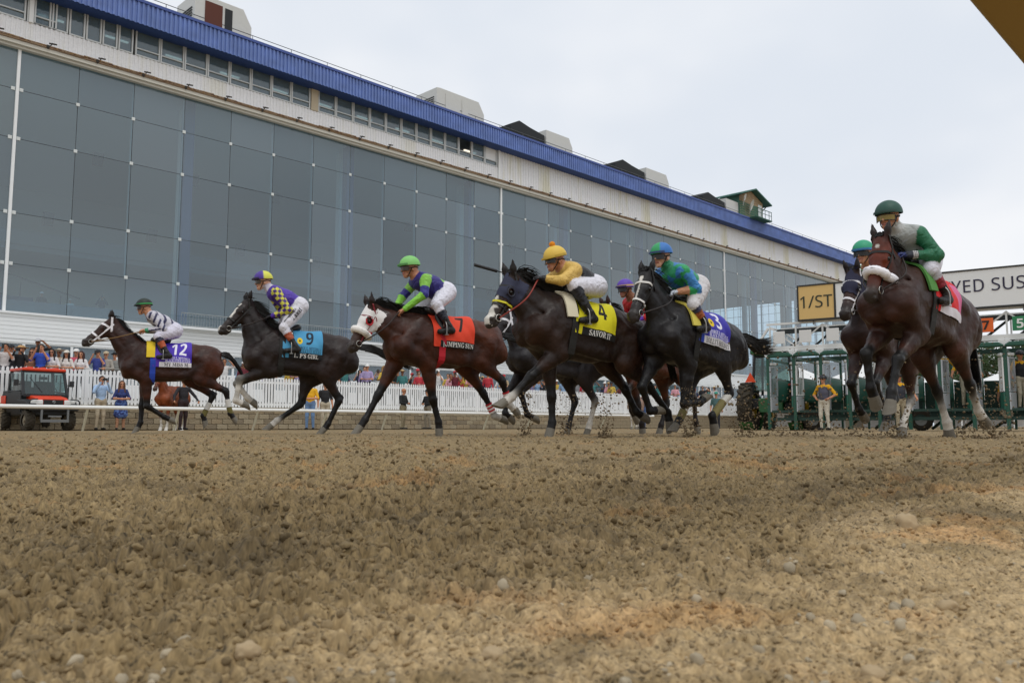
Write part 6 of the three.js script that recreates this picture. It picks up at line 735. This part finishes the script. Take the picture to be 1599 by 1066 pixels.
// ---------- starting gate ----------
const font = await new FontLoader().loadAsync('fonts/droid/droid_sans_regular.typeface.json'), fontB = await new FontLoader().loadAsync('fonts/droid/droid_sans_bold.typeface.json');
function words(txt, size, depth = 0.012, f = font) { const g = new TextGeometry(txt, { font: f, size, depth, curveSegments: 5, bevelEnabled: false }); g.computeBoundingBox(); return g; }
const GA = Math.atan2(4.2, 6.0); // the gate's row runs to the right and towards the camera
const gateO = [(1205 - 799.5) / 1300 * 28.5, 0, -28.5], gx = (x, z, y = 0) => [gateO[0] + x * Math.cos(GA) + z * Math.sin(-GA) * -1 * -1, y, gateO[2] + x * Math.sin(GA) + z * Math.cos(GA)];
{
  // x along the row (to the right, nearer), z towards the runners' side (camera), y up
  const t = thing('starting_gate', 'green and white starting gate across the track with sign board on top', 'starting gate', gateO, -GA), gn = std(0x1a4f3e, 0.45), dg = std(0x17382e, 0.55), wh = std(0xdedfdd, 0.5), pad = std(0x23604e, 0.6), sv = std(0xb8bcc0, 0.4, 0.3), PW = 0.88, N = 12, X0 = -0.09;
  const L = N * PW;
  for (let i = 0; i <= N; i++) {
    const x = i * PW + X0; part('stall_post', merge([box(0.1, 2.5, 0.12, x, 1.27, 0), box(0.07, 2.5, 0.1, x, 1.27, -2.6), box(0.06, 0.06, 2.5, x, 1.0, -1.3), box(0.06, 0.06, 2.5, x, 1.75, -1.3), box(0.06, 0.06, 2.5, x, 2.4, -1.3)]), gn, t);
    part('side_pad', rbox(0.08, 0.72, 2.3, 0.03, x, 1.36, -1.3), pad, t);
  }
  for (let i = 0; i < N; i++) {
    const x = i * PW + PW / 2 + X0; // padded arch over each stall, open doors either side
    const ar = prism([[-PW / 2 + 0.02, 2.46], [PW / 2 - 0.02, 2.46], [PW / 2 - 0.02, 2.52], [PW / 2 - 0.14, 2.6], [-PW / 2 + 0.14, 2.6], [-PW / 2 + 0.02, 2.52]], 0.3, 0.03); ar.translate(x, 0, 0.06); part('arch_pad', ar, gn, t);
    for (const s of [-1, 1]) { const dr = new THREE.Group(); dr.name = 'front_door'; t.add(dr); dr.position.set(x + s * (PW / 2 - 0.07), 0, 0.08); dr.rotation.y = s * -1.25 + (s > 0 ? Math.PI : 0) ; const dw = 0.4;
      part('frame', merge([box(0.035, 1.0, 0.035, 0.02, 1.65, 0), box(0.035, 1.0, 0.035, dw, 1.65, 0), box(dw, 0.035, 0.035, dw / 2, 2.14, 0), box(dw, 0.035, 0.035, dw / 2, 1.16, 0), ...[0.1, 0.18, 0.26, 0.33].map((q) => box(0.014, 0.96, 0.014, q, 1.65, 0))]), i % 2 ? wh : sv, dr); part('panel', rbox(dw, 0.52, 0.04, 0.015, dw / 2, 0.86, 0), s < 0 ? sv : pad, dr); part('pad', rbox(dw * 0.8, 0.1, 0.1, 0.04, dw / 2, 2.24, 0), wh, dr); }
    part('tail_gate', merge([rbox(PW * 0.46, 1.2, 0.06, 0.02, x - 0.2, 1.0, -2.7), rbox(PW * 0.46, 1.2, 0.06, 0.02, x + 0.21, 1.0, -2.66)]), dg, t);
    part('number_board', rbox(0.4, 0.42, 0.03, 0.01, x, 3.12, 0.14), std(i === 7 ? 0xe0641e : i === 8 ? 0x1e7a4c : 0xdcdcda, 0.55), t);
    if (i === 7 || i === 8) { const g = words(i === 7 ? '7' : '5', 0.27, 0.01, fontB), bb = g.boundingBox; g.translate(x - (bb.max.x + bb.min.x) / 2, 3.12 - bb.max.y / 2, 0.16); part('number', g, std(i === 7 ? 0x1a1410 : 0xe6e8e6, 0.6), t); }
  }
  part('rear_beam', merge([box(L, 0.14, 0.14, L / 2, 2.54, -2.6), box(L, 0.1, 0.1, L / 2, 0.42, -2.6), box(L, 0.1, 0.1, L / 2, 0.36, -0.1), box(L, 0.08, 0.1, L / 2, 0.62, 0.0)]), dg, t);
  // white scalloped header and truss
  const hd = []; hd.push(box(L + 0.3, 0.14, 0.1, L / 2, 2.73, 0.02)); for (let i = 0; i <= N; i++) hd.push(prism([[-0.16, 2.66], [0.16, 2.66], [0.05, 2.48], [-0.05, 2.48]], 0.07).translate(i * PW + X0, 0, 0.09)); part('header', merge(hd), wh, t);
  const tr = []; for (const z of [0, -1.6]) { tr.push(beam([-0.1, 3.6, z], [L, 3.6, z], 0.07, 0.07), beam([-0.1, 2.8, z], [L, 2.8, z], 0.06, 0.06)); for (let i = 0; i <= N; i++) { tr.push(beam([i * PW, 2.78, z], [i * PW, 3.5, z], 0.05, 0.05)); if (i < N) tr.push(beam([i * PW, i % 2 ? 2.8 : 3.5, z], [(i + 1) * PW, i % 2 ? 3.5 : 2.8, z], 0.045, 0.045)); } } for (let i = 0; i <= N; i += 2) tr.push(beam([i * PW, 3.5, 0], [i * PW, 3.5, -1.6], 0.05, 0.05)); tr.push(beam([-0.6, 2.7, 0], [-0.05, 3.48, 0], 0.07, 0.07), beam([-0.6, 2.7, -1.6], [-0.05, 3.48, -1.6], 0.07, 0.07)); part('truss', merge(tr), wh, t);
  const bkt = []; for (let i = 0; i < N; i++) bkt.push(beam([i * PW, 2.75, -1.5], [(i + 1) * PW, 3.45, -1.4], 0.07, 0.05)); bkt.push(beam([0, 3.42, -0.8], [L, 3.42, -0.8], 0.16, 0.1)); part('rear_bracing', merge(bkt), std(0x20282a, 0.6), t);
  // board with lettering
  const sgn = new THREE.Group(); sgn.name = 'sign_board'; t.add(sgn); const sx = 1.06, BH = 1.11, by = 4.235;
  part('gold_panel', box(1.14, BH, 0.06, sx + 0.57, by, 0.14), std(0xd9b673, 0.55), sgn); part('white_panel', box(L - sx - 1.2 + 1.6, BH, 0.06, (sx + 1.2 + L + 1.6) / 2, by, 0.14), std(0xe4e5e4, 0.5), sgn);
  part('border', merge([box(L - sx + 1.7, 0.05, 0.1, (L + sx + 1.6) / 2, by + BH / 2 + 0.025, 0.14), box(L - sx + 1.7, 0.06, 0.1, (L + sx + 1.6) / 2, by - BH / 2 - 0.03, 0.14), box(0.05, BH, 0.1, sx - 0.025, by, 0.14), box(0.06, BH, 0.1, sx + 1.17, by, 0.14)]), std(0x2a2a28, 0.6), sgn);
  { const g = words('1/ST', 0.4, 0.012), bb = g.boundingBox; g.translate(sx + 0.57 - (bb.max.x + bb.min.x) / 2, by - 0.18, 0.172); part('lettering', g, std(0x2e3424, 0.6), sgn); }
  { const wd = (q) => words(q, 1).boundingBox, sc = 1.71 / (wd('YED SUS').max.x - (wd('S').max.x - wd('S').min.x)), g = words('BLACK-EYED SUSAN', sc, 0.012); g.translate(5.65 - (wd('BLACK-EY').max.x - (wd('Y').max.x - wd('Y').min.x)) * sc, by - 0.09, 0.172); part('lettering', g, std(0x241f3c, 0.6), sgn); }
  for (let x = 1.5; x < L; x += 2) part('sign_strut', beam([x, 3.5, 0.06], [x, 4.7, 0.06], 0.05, 0.05), std(0x8a8c8a, 0.5), sgn);
  for (const x of [1.0, 4.4, 7.8, 10]) wheel(t, x, 0.33, -1.4, 0.34, 0.22, std(0x9a9c98, 0.6), 12);
  part('undercarriage', merge([box(L, 0.2, 0.2, L / 2, 0.42, -1.4), ...Array.from({ length: N }, (_, i) => bar([i * PW + 0.2, 0.05, -2.2], [i * PW + 0.7, 0.4, -1.6], 0.05, 8))]), dg, t);
  // crew
  const crew = (x, z, y, label, o, turn = 0) => { const c = Math.cos(GA), s = Math.sin(GA), p = [gateO[0] + x * c - z * s, y, gateO[2] + x * s + z * c]; person(label, p, toCam(p, turn), { top: '#e2a812', pants: '#bfb6a0', vest: 0x2c2e38, helm: 0x20232a, cell: 0.019, ...o }, 'gate crew in yellow shirts and vests'); };
  crew(1.85, 0.5, 0, 'gate crewman in yellow shirt and grey vest standing in front of the gate', { pose: 'hips', h: 1.76, pants: '#cfc8b6', vest: 0x4a4a58 }, -0.5);
  crew(4.15, 0.7, 0, 'gate crewman in khaki bending arms beneath the hooded horse', { pose: 'gate', h: 1.74, pants: '#a89c82' }, 0.3);
  crew(5.15, -1.0, 0.85, 'gate crewman standing up on the stall ledge left of the nearest horse\u2019s hind legs', { pose: 'gate', h: 1.74, vest: 0x17181c }, 0);
  crew(5.8, -0.9, 0.7, 'gate crewman straddling the stall, framed by the nearest horse\u2019s legs', { pose: 'gate', h: 1.76, vest: 0x17181c }, 0.1);
  crew(6.85, -1.1, 0.2, 'gate crewman in navy cap low inside the stall right of the hind legs', { pose: 'stand', h: 1.55, vest: 0x1c2238, helm: 0x1c2450 }, -0.4);
  crew(7.28, -0.6, 0.62, 'gate crewman leaning from the stall at the right picture edge', { pose: 'gate', h: 1.74, vest: 0x1a1b1e }, 0.5);
}
// ---------- tractor behind the gate ----------
{
  const t = thing('tractor', 'green tractor with cab standing behind the left end of the gate', 'tractor', [(1215 - 799.5) / 1300 * 31.4, 0, -31.4], -Math.PI / 2 - 0.55 + Math.PI), gn = std(0x1f5c2c, 0.45), yl = std(0xd8b41c, 0.5), bk = std(0x1d1f20, 0.6), gl = new THREE.MeshPhysicalMaterial({ color: 0x9fb8b4, transmission: 0.85, thickness: 0, roughness: 0.03 });
  part('hood', prism([[0.5, 0.95], [2.5, 0.95], [2.55, 1.45], [2.3, 1.6], [0.5, 1.72]], 0.8, 0.08), gn, t); part('chassis', merge([rbox(3.6, 0.45, 0.6, 0.05, 0.7, 0.85, 0), rbox(0.5, 0.4, 1.9, 0.05, -0.7, 0.95, 0)]), bk, t);
  const fr = []; for (const s of [-1, 1]) fr.push(beam([0.45, 1.3, s * 0.7], [0.3, 2.75, s * 0.62], 0.08, 0.08), beam([-0.85, 1.4, s * 0.72], [-0.8, 2.75, s * 0.62], 0.09, 0.08), beam([0.35, 2.72, s * 0.62], [-0.82, 2.72, s * 0.62], 0.07, 0.07)); part('cab_frame', merge(fr), bk, t); part('cab_roof', rbox(1.5, 0.2, 1.5, 0.08, -0.25, 2.86, 0), gn, t);
  for (const s of [-1, 1]) { const g = new THREE.PlaneGeometry(1.15, 1.25); g.translate(-0.22, 2.05, s * 0.67); part('side_window', g, gl, t); part('fender', (() => { const g2 = new THREE.CylinderGeometry(0.98, 0.98, 0.5, 20, 1, true, -0.9, 2.6); g2.rotateX(Math.PI / 2); g2.translate(-0.6, 0.88, s * 0.88); return g2; })(), std(0x2f6d34, 0.5, 0, { side: THREE.DoubleSide }), t); wheel(t, -0.6, 0.86, s * 0.95, 0.86, 0.5, yl, 20); wheel(t, 1.9, 0.6, s * 0.85, 0.6, 0.36, yl, 18); }
  const rw = new THREE.PlaneGeometry(1.2, 1.2); rw.rotateY(-Math.PI / 2); rw.translate(-0.84, 2.05, 0); part('rear_window', rw, gl, t); const fw = new THREE.PlaneGeometry(1.2, 1.2); fw.rotateY(Math.PI / 2); fw.translate(0.38, 2.05, 0); part('windscreen', fw, gl, t);
  const tri = prism([[-0.2, 0], [0.2, 0], [0, 0.36]], 0.02); tri.rotateY(-Math.PI / 2); tri.translate(-1.0, 1.75, -0.75); part('warning_triangle', tri, std(0xe84a10, 0.5), t); part('tail_lamp', rbox(0.06, 0.08, 0.3, 0.02, -0.98, 1.62, 0.75), std(0xb81c14, 0.3), t); part('exhaust', bar([1.3, 1.6, 0.25], [1.3, 2.5, 0.25], 0.05, 10), bk, t); part('seat', rbox(0.5, 0.6, 0.5, 0.1, -0.4, 1.6, 0), bk, t); part('tow_arm', merge([box(0.9, 0.14, 0.5, -1.2, 0.7, 0), rbox(0.3, 0.5, 0.9, 0.05, -1.0, 0.9, 0)]), gn, t);
}
// ---------- far right: tents, trees ----------
function leafCrown(R, cx, cy, cz, rx, ry, n, size) { const P = [], I = [], K = []; for (let b = 0; b < 16; b++) { const th = R() * 6.283, ph = Math.acos(2 * R() - 1), q = Math.cbrt(R()) * 0.8, ox = cx + Math.sin(ph) * Math.cos(th) * rx * q, oy = cy + Math.cos(ph) * ry * q, oz = cz + Math.sin(ph) * Math.sin(th) * rx * q, br = rx * (0.28 + 0.22 * R()); for (let i = 0; i < n / 16; i++) { const a = R() * 6.283, b2 = Math.acos(2 * R() - 1), rr = br * Math.cbrt(0.3 + 0.7 * R()), x = ox + Math.sin(b2) * Math.cos(a) * rr, y = oy + Math.cos(b2) * rr * 0.8, z = oz + Math.sin(b2) * Math.sin(a) * rr, u = new THREE.Vector3(R() - 0.5, R() - 0.5, R() - 0.5).normalize(), v = new THREE.Vector3(R() - 0.5, R() - 0.5, R() - 0.5).cross(u).normalize(), s = size * (0.6 + 0.8 * R()), o = P.length / 3, g = 0.7 + 0.6 * R(); for (const [p, q2] of [[-0.5, 0], [0, -0.3], [0.5, 0], [0, 0.3]]) { P.push(x + u.x * s * p + v.x * s * q2, y + u.y * s * p + v.y * s * q2, z + u.z * s * p + v.z * s * q2); K.push(0.055 * g, 0.1 * g, 0.028 * g); } I.push(o, o + 1, o + 2, o, o + 2, o + 3); } } const g = new THREE.BufferGeometry(); g.setAttribute('position', new THREE.Float32BufferAttribute(P, 3)); g.setAttribute('color', new THREE.Float32BufferAttribute(K, 3)); g.setIndex(I); g.computeVertexNormals(); return g; }
{
  const R = rng(88), lm = new THREE.MeshPhysicalMaterial({ vertexColors: true, roughness: 0.9, transmission: 0.25, thickness: 0, side: THREE.DoubleSide }), trunkM = std(0x4a3b2c, 0.9);
  [[1370, 74, 6.5, 'leafy tree behind the gate, leftmost in the row'], [1430, 82, 7.5, 'leafy tree behind the gate left of the orange number'], [1490, 70, 6.5, 'leafy tree just left of the orange number seven'], [1535, 78, 8.5, 'broad leafy tree right behind the orange number seven'], [1575, 66, 7.4, 'bushy tree behind the green number five'], [1612, 72, 8.6, 'leafy tree at the right edge of the picture'], [1690, 70, 8.2, 'leafy tree just beyond the right picture edge']].forEach(([px, d, h, l]) => {
    const t = thing('tree', l, 'tree', [(px - 799.5) / 1300 * d, -0.02, -d], R() * 6, 'trees behind the starting gate'), tr = [bar([0, 0, 0], [0.1, h * 0.55, 0], 0.22, 10, 0.12)]; for (let i = 0; i < 6; i++) { const a = i * 1.05; tr.push(bar([0.08, h * (0.32 + 0.03 * i), 0], [Math.cos(a) * h * 0.26, h * (0.6 + 0.05 * R()), Math.sin(a) * h * 0.26], 0.08, 7, 0.03)); } part('trunk', merge(tr), trunkM, t); part('crown', leafCrown(R, 0, h * 0.62, 0, h * 0.42, h * 0.36, 5200, 0.24), lm, t);
  });
  const tent = (px, d, w, h, l) => { const t = thing('tent', l, 'tent', [(px - 799.5) / 1300 * d, 0, -d], R() - 0.3, 'white tents behind the gate'), m = std(0xe4e4e2, 0.7); part('canopy', (() => { const g = new THREE.ConeGeometry(w * 0.72, h * 0.42, 4, 1); g.rotateY(Math.PI / 4); g.translate(0, h * 0.79, 0); return g; })(), m, t); part('valance', merge([box(w, 0.3, 0.03, 0, h * 0.54, w / 2), box(0.03, 0.3, w, w / 2, h * 0.54, 0), box(0.03, 0.3, w, -w / 2, h * 0.54, 0)]), m, t); for (const [a, b] of [[-1, -1], [1, -1], [-1, 1], [1, 1]]) part('pole', bar([a * w * 0.49, 0, b * w * 0.49], [a * w * 0.49, h * 0.6, b * w * 0.49], 0.05, 6), m, t); part('side_wall', box(w, h * 0.45, 0.03, 0, h * 0.25, -w / 2), m, t); };
  tent(1345, 48, 5, 3.6, 'white tent behind the gate under the hooded horse'); tent(1560, 52, 6, 3.4, 'white tent behind the stalls below the trees'); tent(1462, 50, 6, 3.2, 'white tent behind the nearest horse\u2019s hind legs'); tent(1240, 56, 6, 4.2, 'white tent behind the tractor');
}
// ---------- dirt thrown up by the hooves ----------
{
  const R = rng(909), spots = [[1160, 655, 8.6, 0.3], [1555, 668, 8.1, 0.34], [885, 660, 10.8, 0.32], [945, 668, 9.4, 0.22], [1075, 668, 9.2, 0.24], [1210, 650, 9.4, 0.55], [1330, 655, 9.8, 0.5], [1395, 660, 8.6, 0.35], [820, 668, 10.6, 0.2], [1500, 655, 8.8, 0.5], [1260, 655, 10, 0.5]], M4 = new THREE.Matrix4(), Q = new THREE.Quaternion(), E = new THREE.Euler();
  const N = 5200, im = new THREE.InstancedMesh(rockGeo(5, 0), std(0xffffff, 0.95), N);
  for (let i = 0; i < N; i++) { const [px, py, d, sp] = spots[Math.floor(R() * spots.length)], h = Math.pow(R(), 2.6) * (sp > 0.4 ? 1.05 : 0.55), x = (px - 799.5) / 1300 * d + (R() + R() + R() - 1.5) * sp * (0.35 + h), z = -d + (R() - 0.5) * sp * 1.2, r = 0.0035 + 0.012 * Math.pow(R(), 3.5); E.set(R() * 6, R() * 6, R() * 6); Q.setFromEuler(E); M4.compose(new THREE.Vector3(x, 0.01 + h, z), Q, new THREE.Vector3(r, r, r)); im.setMatrixAt(i, M4); const k = 0.5 + 0.6 * R(); im.setColorAt(i, new THREE.Color(0.2 * k, 0.145 * k, 0.08 * k)); }
  im.castShadow = im.receiveShadow = true; im.name = 'flying_dirt'; scene.add(im); tag(im, 'clods of dirt thrown up behind the galloping hooves', 'dirt', null, 'stuff');
}
renderer.render(scene, camera);
